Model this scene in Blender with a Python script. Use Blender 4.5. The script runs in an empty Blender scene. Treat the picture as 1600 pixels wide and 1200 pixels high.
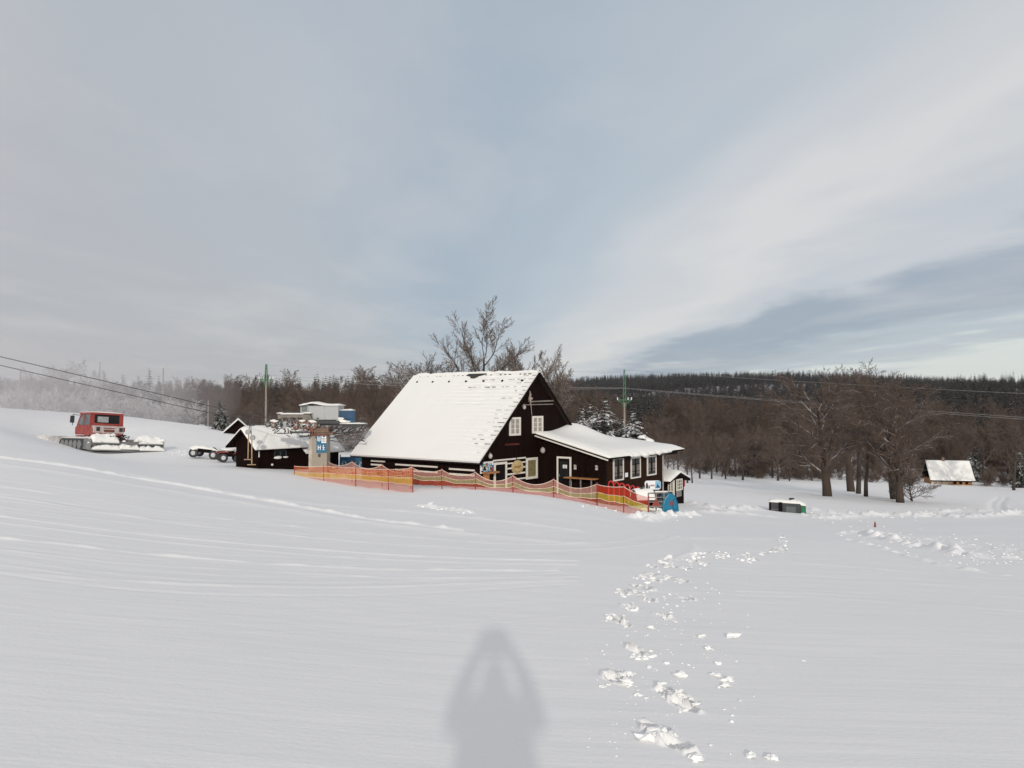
import bpy, bmesh, math, random
import numpy as np
from mathutils import Vector, Matrix
random.seed(7); np.random.seed(7)
R = math.radians
S = bpy.context.scene
COL = S.collection
F = 1186.0; PITCH = math.atan(33/F)
SUN_EL = 17.2; SUN_AZ = 1.5      # light travels towards +Y, a touch to -X
# ------------------------------------------------------------------ camera
cd = bpy.data.cameras.new('camera'); cam = bpy.data.objects.new('camera', cd); COL.objects.link(cam)
cam.location = (0, 0, 0); cam.rotation_euler = (R(90)+PITCH, 0, 0)
cd.sensor_width = 36; cd.lens = 36*F/1600; cd.clip_start = .03; cd.clip_end = 20000
S.camera = cam
S.view_settings.view_transform = 'Standard'; S.view_settings.look = 'None'
S.view_settings.exposure = -0.30; S.view_settings.gamma = 1
# ------------------------------------------------------------------ world
W = bpy.data.worlds.new('World'); S.world = W; W.use_nodes = True
nt = W.node_tree; nt.nodes.clear()
class NT:
    def __init__(s, t): s.t = t
    def n(s, typ, **kw):
        nd = s.t.nodes.new(typ)
        ins = kw.pop('ins', {})
        for k, v in kw.items(): setattr(nd, k, v)
        for k, v in ins.items():
            if isinstance(v, bpy.types.NodeSocket): s.t.links.new(v, nd.inputs[k])
            else: nd.inputs[k].default_value = v
        return nd
    def math(s, op, a, b=0.0, c=None, clamp=False):
        nd = s.n('ShaderNodeMath', operation=op, ins={0: a, 1: b}); nd.use_clamp = clamp
        if c is not None: 
            if isinstance(c, bpy.types.NodeSocket): s.t.links.new(c, nd.inputs[2])
            else: nd.inputs[2].default_value = c
        return nd.outputs[0]
    def mix(s, fac, a, b, mode='MIX'):
        nd = s.t.nodes.new('ShaderNodeMix'); nd.data_type = 'RGBA'; nd.blend_type = mode
        for i, v in ((0, fac), (6, a), (7, b)):
            if isinstance(v, bpy.types.NodeSocket): s.t.links.new(v, nd.inputs[i])
            else: nd.inputs[i].default_value = v if i == 0 else (tuple(v)+(1,))[:4]
        return nd.outputs[2]
    def ramp(s, fac, stops, interp='LINEAR'):
        nd = s.t.nodes.new('ShaderNodeValToRGB'); cr = nd.color_ramp; cr.interpolation = interp
        while len(cr.elements) < len(stops): cr.elements.new(.5)
        for e, (p, c) in zip(cr.elements, stops):
            e.position = p; e.color = ((c, c, c, 1) if not isinstance(c, tuple) else c+(1,))
        s.t.links.new(fac, nd.inputs[0]); return nd.outputs[0]
def lin(r, g, b): return tuple(((c/255)/12.92 if c/255 <= .04045 else ((c/255+.055)/1.055)**2.4) for c in (r, g, b))
w = NT(nt)
sky = w.n('ShaderNodeTexSky', sky_type='NISHITA'); sky.sun_disc = False
sky.sun_elevation = R(SUN_EL); sky.sun_rotation = R(180-SUN_AZ); sky.altitude = 700; sky.air_density = 1; sky.dust_density = 2
tc = w.n('ShaderNodeTexCoord')
sx = w.n('ShaderNodeSeparateXYZ', ins={0: tc.outputs['Generated']})
az = R(-5)     # the cloud streets run towards this bearing
X_, Y_, Z_ = sx.outputs
xr = w.math('SUBTRACT', w.math('MULTIPLY', X_, math.cos(az)), w.math('MULTIPLY', Y_, math.sin(az)))
yr = w.math('ADD', w.math('MULTIPLY', X_, math.sin(az)), w.math('MULTIPLY', Y_, math.cos(az)))
zz = w.math('ADD', w.math('MAXIMUM', Z_, 0.0), .035)
u = w.math('DIVIDE', xr, zz); v = w.math('DIVIDE', yr, zz)
cv = w.n('ShaderNodeCombineXYZ', ins={0: w.math('MULTIPLY', u, .55), 1: w.math('MULTIPLY', v, .28), 2: 0.0})
nz = w.n('ShaderNodeTexNoise', ins={'Vector': cv.outputs[0], 'Scale': 1.5, 'Detail': 7, 'Roughness': .55, 'Distortion': .35})
cv2 = w.n('ShaderNodeCombineXYZ', ins={0: w.math('MULTIPLY', u, .9), 1: w.math('MULTIPLY', v, .42), 2: 3.0})
nz2 = w.n('ShaderNodeTexNoise', ins={'Vector': cv2.outputs[0], 'Scale': 1.1, 'Detail': 5, 'Roughness': .5})
phi = w.math('DIVIDE', w.math('ARCTAN2', zz, xr), math.pi)          # 0 right horizon, .5 overhead, 1 left
n1 = w.math('SUBTRACT', nz.outputs[0], .5); n2 = w.math('SUBTRACT', nz2.outputs[0], .5)
amp = w.math('ADD', .030, w.math('MULTIPLY', w.math('MULTIPLY', phi, w.math('SUBTRACT', 1.0, phi)), .62))
ph = w.math('ADD', phi, w.math('MULTIPLY', w.math('ADD', w.math('MULTIPLY', n1, 1.0), w.math('MULTIPLY', n2, .7)), amp), clamp=True)
K = 1.0
cl = w.ramp(ph, [(0.0, lin(220, 222, 216)), (.044, lin(214, 219, 216)), (.062, lin(180, 190, 198)), (.080, lin(156, 168, 181)), (.100, lin(158, 169, 182)),
                 (.125, lin(192, 197, 203)), (.165, lin(212, 212, 212)), (.21, lin(200, 203, 207)), (.28, lin(180, 190, 199)), (.36, lin(172, 184, 195)),
                 (.46, lin(164, 177, 190)), (.60, lin(171, 181, 191)), (.72, lin(178, 183, 189)), (.84, lin(179, 180, 184)), (1.0, lin(172, 172, 176))], 'EASE')
# soft veils over the bands
cl = w.mix(w.math('MULTIPLY', w.ramp(nz2.outputs[0], [(.48, 0.0), (.75, 1.0)]), .30), cl, lin(204, 204, 206))
cl = w.mix(w.math('MULTIPLY', w.ramp(nz.outputs[0], [(.48, 0.0), (.72, 1.0)]), .36), cl, lin(214, 213, 211))
# brighter, whiter cloud on the sun's side of the sky (behind the viewer)
back = w.ramp(w.math('MULTIPLY', yr, -1.0), [(0.0, 0.0), (.9, 1.0)])
cl = w.mix(back, cl, (0.76, 0.74, 0.73))
cl = w.mix(w.math('MULTIPLY', w.ramp(Z_, [(.50, 0.0), (.75, 1.0)]), .8), cl, (.535, .535, .565))
clm = w.n('ShaderNodeVectorMath', operation='SCALE', ins={0: cl}); clm.inputs['Scale'].default_value = 13.6
mixsky = w.mix(.90, sky.outputs[0], clm.outputs[0])
bg = w.n('ShaderNodeBackground', ins={'Color': mixsky, 'Strength': .1})
out = w.n('ShaderNodeOutputWorld', ins={'Surface': bg.outputs[0]})
# ------------------------------------------------------------------ sun
ld = bpy.data.lights.new('sun', 'SUN'); ld.energy = 2.45; ld.angle = R(1.1); ld.color = (1, .94, .83)
sun = bpy.data.objects.new('sun', ld); COL.objects.link(sun)
sd = Vector((-math.sin(R(SUN_AZ))*math.cos(R(SUN_EL)), math.cos(R(SUN_AZ))*math.cos(R(SUN_EL)), -math.sin(R(SUN_EL))))
sun.rotation_euler = sd.to_track_quat('-Z', 'Y').to_euler()
# ------------------------------------------------------------------ pixel -> place
def ray(px, py):
    a, b = (px-800)/F, (600-py)/F
    return Vector((a, math.cos(PITCH)-b*math.sin(PITCH), math.sin(PITCH)+b*math.cos(PITCH)))
def P(px, py, d):
    r = ray(px, py); return r*(d/r.y)
def slope(py): r = ray(800, py); return r.z/r.y
# ------------------------------------------------------------------ terrain
EYE = 1.62
ctl = []
def c_g(px, d, g): ctl.append((px, d, g))
def c_y(px, py, d): ctl.append((px, d, slope(py)+EYE/d))
for px, g in ((-900, .03), (-300, .01), (0, -.005), (400, -.035), (800, -.06), (1200, -.075), (1600, -.085), (2400, -.09)):
    c_g(px, 2.0, g); c_g(px, 8, g)
for px, g in ((-900, .05), (-300, .02), (0, .003), (400, -.04), (800, -.068), (1200, -.09), (1600, -.105), (2400, -.11)): c_g(px, 20, g)
for px, g in ((-900, .08), (-300, .035), (0, .012)): c_g(px, 36, g)
for a in ((400, 735, 40), (645, 771, 34.5), (802, 768, 34.5), (720, 764, 35), (933, 788, 33), (1013, 811, 31.5), (1230, 803, 50), (1120, 800, 42), (150, 706, 55), (60, 686, 55), (262, 711, 52),
          (330, 717, 50), (375, 729, 45), (470, 741, 43), (560, 757, 40), (1060, 786, 46.5), (960, 796, 38), (1600, 805, 55), (1400, 800, 60),
          (0, 640, 75), (-300, 610, 75), (-900, 540, 75), (200, 655, 78), (300, 664, 80), (345, 670, 80), (430, 685, 70), (560, 705, 65), (760, 735, 62), (880, 750, 65),
          (1060, 770, 62), (1293, 775, 80), (1410, 785, 74), (1345, 772, 90), (1580, 762, 150), (2100, 775, 100), (2400, 800, 50),
          (1500, 759, 160), (1200, 752, 140), (1080, 748, 135), (950, 738, 130), (700, 712, 120), (500, 695, 120), (340, 682, 120),
          (200, 655, 120), (0, 641, 120), (-300, 620, 120), (-900, 560, 130),
          (-900, 560, 300), (-300, 600, 260), (0, 617, 260), (200, 637, 260), (400, 655, 260), (600, 668, 250), (800, 690, 250), (1000, 705, 250), (1200, 710, 250), (1400, 712, 250), (1700, 712, 250), (2400, 715, 250),
          (-900, 570, 500), (-300, 600, 480), (0, 618, 480), (200, 628, 500), (400, 628, 500), (550, 630, 500), (800, 650, 500), (1000, 655, 500), (1200, 650, 500), (1400, 650, 480), (1700, 640, 480), (2400, 630, 500),
          (-300, 640, 800), (200, 650, 800), (500, 650, 800), (800, 650, 800), (1000, 637, 800), (1200, 625, 800), (1400, 621, 740), (1600, 608, 700), (2000, 585, 700), (2400, 580, 750),
          (500, 645, 1300), (800, 640, 1300), (1000, 624, 1300), (1200, 604, 1300), (1400, 606, 1300), (1700, 620, 1300), (2400, 610, 1400),
          (-900, 640, 2600), (0, 640, 2600), (500, 630, 2600), (800, 608, 2600), (950, 597, 2600), (1100, 594, 2600), (1300, 600, 2600), (1700, 610, 2600), (2400, 620, 2600)):
    c_y(*a)
for px in (-900, 0, 800, 1600, 2400): c_g(px, 6000, -.012)
ctl = np.array(ctl)
def feat(px, d): return np.stack([px/260.0, np.log(d)*1.6], -1)
def tps(r2): return np.where(r2 > 0, .5*r2*np.log(r2+1e-12), 0)
CF = feat(ctl[:, 0], ctl[:, 1]); nC = len(CF)
A = np.zeros((nC+3, nC+3)); A[:nC, :nC] = tps(((CF[:, None]-CF[None])**2).sum(-1)) + np.eye(nC)*.05
A[:nC, nC] = 1; A[:nC, nC+1:] = CF; A[nC:, :nC] = A[:nC, nC:].T
SOL = np.linalg.solve(A, np.concatenate([ctl[:, 2], np.zeros(3)]))
def smooth(a, lo, hi): t = np.clip((a-lo)/(hi-lo), 0, 1); return t*t*(3-2*t)
def zbase(x, y):
    x = np.atleast_1d(np.asarray(x, float)); y = np.atleast_1d(np.asarray(y, float))
    fy = np.maximum(y, .5)
    th = np.clip(np.arctan2(x, np.maximum(y, 1e-3)), -R(52), R(52))
    px = 800+F*np.tan(th); px = np.clip(px, -900, 2500)
    r = np.hypot(x, y); d = np.clip(np.where(y > 0, np.maximum(y, r*.55), 1.5), 1.5, 7000)
    f = feat(px, d); out = np.zeros(len(x))
    for i in range(0, len(x), 20000):
        s = slice(i, i+20000)
        k = tps(((f[s, None]-CF[None])**2).sum(-1))
        out[s] = k@SOL[:nC]+SOL[nC]+f[s]@SOL[nC+1:]
    zf = -EYE+out*d
    # behind the viewer the slope keeps rising gently
    back = -EYE + .06*np.minimum(-y, 200) + (-.02)*x*np.exp(-np.abs(x)/300)
    t = smooth(y, -2.0, 2.5)
    near = np.exp(-(np.hypot(x, y)/1.2)**2)
    z = zf*t+back*(1-t)
    return z*(1-near)+(-EYE)*near
def vnoise(x, y, seed=0):
    xi = np.floor(x).astype(np.int64); yi = np.floor(y).astype(np.int64); fx = x-xi; fy = y-yi
    def h(a, b):
        n = (a*374761393+b*668265263+seed*974634777) & 0x7fffffff
        n = ((n ^ (n >> 13))*1274126177) & 0x7fffffff
        return ((n ^ (n >> 16)) & 0xffff)/65535.0
    fx = fx*fx*(3-2*fx); fy = fy*fy*(3-2*fy)
    return (h(xi, yi)*(1-fx)+h(xi+1, yi)*fx)*(1-fy)+(h(xi, yi+1)*(1-fx)+h(xi+1, yi+1)*fx)*fy-.5
def fbm(x, y, seed=0, n=4):
    o = 0; a = 1
    for i in range(n): o = o+a*vnoise(x*2**i, y*2**i, seed+i); a *= .5
    return o
def hit(px, py, d0=1.5, d1=3000):
    ds = np.exp(np.linspace(math.log(d0), math.log(d1), 500)); r = ray(px, py)
    p = np.outer(ds/r.y, np.array(r)); zt = zbase(p[:, 0], p[:, 1])
    i = np.argmax(p[:, 2] < zt)
    if i == 0: return Vector(p[0] if p[0, 2] < zt[0] else p[-1])
    a, b = p[i-1], p[i]; ga = a[2]-zt[i-1]; gb = b[2]-zt[i]; t = ga/(ga-gb+1e-9)
    return Vector(a+(b-a)*t)
def zg(x, y): return float(zbase(x, y)[0])
# tracks and berms: polyline in the snow, half width, height, clumpiness
TR = []
def track(pts, wd, h, cl=0.0, asym=0.0): TR.append(([hit(*p) for p in pts], wd, h, cl, asym))
track([(-60, 708), (0, 718), (130, 735), (340, 769), (450, 790), (600, 816), (720, 832)], .10, .06, .6)
track([(-60, 719), (0, 729), (130, 746), (340, 781), (450, 797), (600, 822), (900, 850)], .3, .03, .2)
track([(-60, 795), (0, 806), (200, 832), (470, 857), (700, 873), (900, 878)], .05, .016, .3)
track([(-60, 805), (0, 816), (200, 841), (470, 866), (700, 880), (900, 884)], .05, .012, .3)
track([(-60, 832), (0, 841), (100, 850), (200, 862), (340, 874), (560, 889), (870, 893)], .05, .014, .9)
track([(-60, 850), (0, 860), (200, 880), (420, 892), (700, 905), (900, 902)], .05, .008, .4)
track([(-60, 888), (0, 894), (300, 915), (620, 915), (900, 908)], .07, .008, .4)
track([(0, 760), (200, 790), (500, 828), (800, 852), (960, 850), (1000, 838)], .07, .012, .3)
track([(0, 775), (200, 806), (500, 842), (800, 862), (990, 858), (1060, 838)], .07, .012, .3)
track([(200, 742), (420, 780), (640, 800), (900, 830)], .2, .03, .3)
track([(655, 792), (690, 796), (735, 803)], .14, .06, 1.6)
track([(1265, 799), (1330, 806), (1400, 807), (1480, 810), (1560, 807), (1640, 803)], .8, .17, 1.5)
track([(1262, 806), (1300, 811), (1340, 808)], .5, .12, 1.5)
track([(1450, 802), (1500, 797), (1600, 801)], .6, .14, 1.4)
track([(1310, 836), (1350, 833), (1400, 838), (1460, 848), (1540, 858), (1640, 868)], .20, .045, 1.4)
track([(1350, 836), (1400, 848), (1450, 858), (1530, 872)], .20, .08, 2.0)
track([(1310, 841), (1360, 852), (1420, 872), (1500, 890), (1620, 905)], .12, .035, 1.6)
track([(1480, 862), (1540, 868), (1620, 880)], .25, .04, 1.6)
track([(1100, 800), (1160, 803), (1200, 806)], .4, .1, 1.2)
track([(1085, 788), (1120, 795), (1180, 795)], .5, .16, 1.6)
track([(1000, 812), (1040, 806), (1080, 806)], .4, .15, 1.5)
track([(1010, 830), (1080, 850), (1090, 860), (1040, 880)], .08, .02, .5)
for j in range(26):   # faint ski and groomer lines
    y0 = 740+j*9+random.uniform(-3, 3)
    track([(-80, y0-12), (250, y0+30+random.uniform(-3, 3)), (560, y0+48-j*.9), (880, y0+44-j*1.6)], max(.03, .07-.0015*j), random.uniform(-.012, .010)*(1-j*.028), .4)
for j in range(12):
    y0 = 842+j*9
    track([(1080+j*8, y0), (1300, y0+6-j*.5), (1650, y0+34)], .06, random.uniform(-.010, .012)*(1-j*.06), 1.2)
track([(1555, 800), (1548, 785), (1562, 777), (1560, 768)], .35, -.12, .2); track([(1566, 800), (1561, 786), (1572, 778), (1568, 768)], .35, -.12, .2)
prints = []
def extra(x, y):
    z = np.zeros(len(x))
    r = np.hypot(x, y)
    near = (r < 130) & (y > 0)
    z += np.where(near, fbm(x/6, y/6, 5)*.10*smooth(r, 3, 30)+fbm(x/2.2, y/3.5, 15, 2)*.018+fbm(x/1.3, y/1.3, 9, 3)*.014, fbm(x/14, y/14, 3)*.9*smooth(r, 120, 400))
    idx = np.where(near)[0]; xs, ys = x[idx], y[idx]; add = np.zeros(len(xs))
    cn = fbm(xs/.35, ys/.35, 31, 3); cn2 = fbm(xs/1.4, ys/1.4, 77, 2); cn4 = fbm(xs/.11, ys/.11, 51, 3); cn5 = fbm(xs/.13, ys/.13, 61, 3)
    for pts, wd, h, cl, _ in TR:
        dm = np.full(len(xs), 1e9); along = np.zeros(len(xs))
        bx = [p.x for p in pts]; by = [p.y for p in pts]
        m = (xs > min(bx)-4*wd) & (xs < max(bx)+4*wd) & (ys > min(by)-4*wd) & (ys < max(by)+4*wd)
        ii = np.where(m)[0]
        if not len(ii): continue
        qx, qy = xs[ii], ys[ii]; dd = np.full(len(ii), 1e9)
        # smooth the polyline
        pp = [np.array(p[:2]) for p in pts]
        for _k in range(2):
            q = [pp[0]]
            for a, b in zip(pp[:-1], pp[1:]): q += [a*.75+b*.25, a*.25+b*.75]
            pp = q+[pp[-1]]
        for a, b in zip(pp[:-1], pp[1:]):
            e = b-a; L2 = (e**2).sum()+1e-9
            t = np.clip(((qx-a[0])*e[0]+(qy-a[1])*e[1])/L2, 0, 1)
            dd = np.minimum(dd, np.hypot(qx-a[0]-t*e[0], qy-a[1]-t*e[1]))
        prof = np.exp(-(dd/wd)**2)
        mod = np.clip(1+cl*(cn[ii]*1.6+cn2[ii]*.6), 0, 3)
        add[ii] += h*prof*mod
    for (cx, cy, rad, dep) in prints:
        ii = np.where((np.abs(xs-cx) < rad*3) & (np.abs(ys-cy) < rad*3))[0]
        wx = xs[ii]-cx+cn4[ii]*rad*.5; wyy = ys[ii]-cy+cn5[ii]*rad*.8
        q = np.hypot(wx/rad*1.15+wyy*.5/rad, wyy/rad*.8)
        add[ii] += -dep*np.exp(-q**6)+dep*.30*np.exp(-((q-1.25)/.22)**2)*np.clip(.6+2.2*cn4[ii], 0, 2)
    z[idx] += add
    return z
# footprints (kicked up snow): pixel, size in pixels
FP = [(1023, 1138, 46), (1060, 1165, 20), (963, 1060, 40), (1044, 1083, 22), (1066, 1090, 32), (1073, 1103, 26), (998, 1018, 34), (960, 966, 26), (970, 973, 18), (985, 948, 22), (1036, 962, 22),
      (973, 926, 22), (994, 927, 18), (1014, 937, 16), (996, 916, 14), (1012, 920, 14), (1073, 936, 12), (1008, 903, 24), (1022, 908, 22), (1019, 898, 18), (1046, 902, 18), (1065, 908, 10), (1018, 887, 16),
      (1050, 886, 18), (1071, 889, 16), (1044, 876, 24), (1080, 876, 20), (1090, 869, 24), (1100, 880, 16), (1125, 867, 22), (1133, 868, 12), (1165, 869, 24), (1175, 874, 16), (1193, 864, 14), (1205, 861, 18), (1222, 860, 14), (1224, 853, 12), (1223, 847, 12), (1219, 838, 12)]
for (px, py, s) in FP:
    h = hit(px, py); rad = min(.14, max(.07, s*h.y/F*.32)); prints.append((h.x, h.y, rad, .11))
def mesh_obj(name, verts, faces, mats, parent=None, mi=None, smooth_=False):
    me = bpy.data.meshes.new(name); me.from_pydata([tuple(v) for v in verts], [], [tuple(f) for f in faces])
    for m in (mats if isinstance(mats, (list, tuple)) else [mats]): me.materials.append(m)
    if mi is not None: me.polygons.foreach_set('material_index', np.asarray(mi, np.int32))
    if smooth_: me.polygons.foreach_set('use_smooth', np.ones(len(me.polygons), bool))
    me.update(); o = bpy.data.objects.new(name, me); COL.objects.link(o)
    if parent: o.parent = parent
    return o
# ------------------------------------------------------------------ materials
def newmat(name):
    m = bpy.data.materials.new(name); m.use_nodes = True; t = m.node_tree; t.nodes.clear(); return m, NT(t)
def finish(t, sh): t.n('ShaderNodeOutputMaterial', ins={'Surface': sh})
def pbr(t, col, rough=.7, **kw):
    ins = {'Base Color': col if isinstance(col, bpy.types.NodeSocket) else tuple(col)+(1,), 'Roughness': rough}
    ins.update(kw); return t.n('ShaderNodeBsdfPrincipled', ins=ins)
def simple(name, col, rough=.7, var=.25, scale=3.0, metal=0.0, bump=0.0, bscale=40.0):
    m, t = newmat(name); tc = t.n('ShaderNodeTexCoord')
    nz = t.n('ShaderNodeTexNoise', ins={'Vector': tc.outputs['Object'], 'Scale': scale, 'Detail': 5})
    c = t.mix(t.ramp(nz.outputs[0], [(.3, 0.0), (.7, 1.0)]), tuple(x*(1-var) for x in col), tuple(min(1, x*(1+var)) for x in col))
    b = pbr(t, c, rough, Metallic=metal)
    if bump:
        n2 = t.n('ShaderNodeTexNoise', ins={'Vector': tc.outputs['Object'], 'Scale': bscale, 'Detail': 4})
        bp = t.n('ShaderNodeBump', ins={'Height': n2.outputs[0], 'Strength': bump, 'Distance': .02}); t.t.links.new(bp.outputs[0], b.inputs['Normal'])
    finish(t, b.outputs[0]); return m
SNOWC = (.86, .855, .85)
def snowmat(name, b1=.5, streak=False, col=SNOWC):
    m, t = newmat(name); g = t.n('ShaderNodeNewGeometry')
    mp = t.n('ShaderNodeMapping', ins={'Vector': g.outputs['Position']})
    n1 = t.n('ShaderNodeTexNoise', ins={'Vector': g.outputs['Position'], 'Scale': 1.2, 'Detail': 8, 'Roughness': .6})
    hgt = n1.outputs[0]
    if streak:
        mp.inputs['Rotation'].default_value = (0, 0, R(27)); mp.inputs['Scale'].default_value = (.16, 2.4, 1)
        n2 = t.n('ShaderNodeTexNoise', ins={'Vector': mp.outputs[0], 'Scale': 1.6, 'Detail': 6, 'Roughness': .62})
        n3 = t.n('ShaderNodeTexNoise', ins={'Vector': g.outputs['Position'], 'Scale': 30, 'Detail': 5})
        hgt = t.math('ADD', t.math('MULTIPLY', n1.outputs[0], .45), t.math('ADD', t.math('MULTIPLY', n2.outputs[0], 1.0), t.math('MULTIPLY', n3.outputs[0], .22)))
    nf = t.n('ShaderNodeTexNoise', ins={'Vector': g.outputs['Position'], 'Scale': .35, 'Detail': 4})
    c = t.mix(nf.outputs[0], tuple(x*.985 for x in col), tuple(min(1, x*1.015) for x in col))
    b = pbr(t, c, .75)
    b.inputs['Specular IOR Level'].default_value = .25
    bp = t.n('ShaderNodeBump', ins={'Height': hgt, 'Strength': b1, 'Distance': .05}); t.t.links.new(bp.outputs[0], b.inputs['Normal'])
    finish(t, b.outputs[0]); return m
M_GROUND = snowmat('snow_ground', .24, True)
M_SNOW = snowmat('snow_fresh', .3, col=(.84, .83, .80))
M_CLOD = snowmat('snow_clod', .6, col=(.9, .9, .89))
def floor_mat():
    m, t = newmat('forest_floor'); g = t.n('ShaderNodeNewGeometry')
    n = t.n('ShaderNodeTexNoise', ins={'Vector': g.outputs['Position'], 'Scale': .05, 'Detail': 8, 'Roughness': .7})
    c = t.mix(t.ramp(n.outputs[0], [(.44, 0.0), (.60, 1.0)]), (.07, .055, .048), (.45, .45, .47))
    finish(t, pbr(t, c, .9).outputs[0]); return m
M_FLOOR = floor_mat()
def snowtop(name, col, thr=.35, noise=.6, scale=1.2, snow=(.80, .80, .81), var=.3, rough=.9, amount=1.0):
    """bark or needles with snow lying on whatever faces up"""
    m, t = newmat(name); g = t.n('ShaderNodeNewGeometry'); tcn = t.n('ShaderNodeTexCoord')
    sp = t.n('ShaderNodeSeparateXYZ', ins={0: g.outputs['Normal']})
    n = t.n('ShaderNodeTexNoise', ins={'Vector': tcn.outputs['Object'], 'Scale': scale, 'Detail': 3})
    k = t.math('ADD', sp.outputs[2], t.math('MULTIPLY', t.math('SUBTRACT', n.outputs[0], .5), noise*2))
    f = t.math('MULTIPLY', t.math('MULTIPLY', t.math('SUBTRACT', k, thr), 5.0, clamp=True), amount)
    oi = t.n('ShaderNodeObjectInfo')
    n2 = t.n('ShaderNodeTexNoise', ins={'Vector': tcn.outputs['Object'], 'Scale': .6, 'Detail': 2})
    base = t.mix(t.ramp(n2.outputs[0], [(.3, 0.0), (.7, 1.0)]), tuple(x*(1-var) for x in col), tuple(x*(1+var) for x in col))
    base = t.mix(t.math('MULTIPLY', oi.outputs['Random'], .5), base, tuple(x*.6 for x in (col[0]*1.2, col[1], col[2]*.9)))
    c = t.mix(f, base, snow)
    finish(t, pbr(t, c, rough).outputs[0]); return m
M_BARK = snowtop('bark_with_snow', (.058, .041, .031), .60, .55, 1.5)
M_TWIG = snowtop('twigs', (.128, .092, .072), .90, .5, 1.5, amount=.7)
M_BOUGH = snowtop('snow_lined_boughs', (.10, .070, .052), .55, .7, 1.2, amount=.95)
M_BOUGH2 = snowtop('lightly_snowed_boughs', (.10, .070, .052), .75, .6, 1.2, amount=.8)
M_TWIGSNOW = snowtop('frosted_twigs', (.17, .135, .12), .35, .6, 1.5)
M_HEAVY = snowtop('snowy_shrub', (.30, .25, .24), -.15, .9, 1.3)
M_NEEDLE = snowtop('spruce_needles', (.020, .026, .018), .80, .75, .8, amount=.7)
M_NEEDLE_FAR = snowtop('far_spruce_needles', (.034, .030, .026), .90, .6, .5, snow=(.4, .39, .39), amount=.45)
M_NEEDLE_SNOW = snowtop('snowy_spruce_needles', (.014, .017, .013), .80, 1.5, .55)
# ------------------------------------------------------------------ ground sheet
def build_ground():
    ths = np.concatenate([np.linspace(-180, -62, 40)[:-1], np.linspace(-62, -38, 40)[:-1], np.linspace(-38, 38, 900), np.linspace(38, 62, 40)[1:], np.linspace(62, 180, 40)[1:-1]])
    rs = np.concatenate([[.25, .6, 1, 1.5, 2], np.exp(np.linspace(math.log(2.4), math.log(40), 780))[:-1], np.exp(np.linspace(math.log(40), math.log(130), 210)), np.exp(np.linspace(math.log(133), math.log(4200), 140))])
    T, Rr = np.meshgrid(np.radians(ths), rs)
    x = (Rr*np.sin(T)).ravel(); y = (Rr*np.cos(T)).ravel()
    z = zbase(x, y)+extra(x, y)
    nT, nR = len(ths), len(rs)
    x = np.append(x, 0); y = np.append(y, 0); z = np.append(z, -EYE)
    i = np.arange(nR-1)[:, None]*nT+np.arange(nT)[None]; j = np.arange(nR-1)[:, None]*nT+(np.arange(nT)[None]+1) % nT
    q = np.stack([i, i+nT, j+nT, j], -1).reshape(-1, 4)[:, ::-1]
    me = bpy.data.meshes.new('ground')
    c = nR*nT; tri = np.array([[c, (k+1) % nT, k] for k in range(nT)])
    me.vertices.add(len(x)); me.vertices.foreach_set('co', np.stack([x, y, z], -1).ravel())
    me.loops.add(q.size+tri.size); me.loops.foreach_set('vertex_index', np.concatenate([q.ravel(), tri.ravel()]).astype(np.int32))
    me.polygons.add(len(q)+len(tri))
    st = np.concatenate([np.arange(len(q))*4, q.size+np.arange(len(tri))*3]); me.polygons.foreach_set('loop_start', st.astype(np.int32))
    me.polygons.foreach_set('loop_total', np.concatenate([np.full(len(q), 4), np.full(len(tri), 3)]).astype(np.int32))
    cx = x[q].mean(1); cy = y[q].mean(1); cr = np.hypot(cx, cy); px = 800+F*cx/np.maximum(cy, 1)
    lim = np.where(px < 300, 330, 235)+fbm(cx/40, cy/40, 12)*60
    wood = (cr > lim)
    wood &= ~((fbm(cx/60, cy/60, 44) > .42) & (px < 200))
    mi = np.concatenate([wood.astype(np.int32), np.zeros(len(tri), np.int32)])
    me.materials.append(M_GROUND); me.materials.append(M_FLOOR)
    me.polygons.foreach_set('material_index', mi)
    me.polygons.foreach_set('use_smooth', np.ones(len(mi), bool))
    me.update(calc_edges=True); me.validate()
    o = bpy.data.objects.new('ground', me); COL.objects.link(o); o['kind'] = 'structure'
build_ground()
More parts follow.
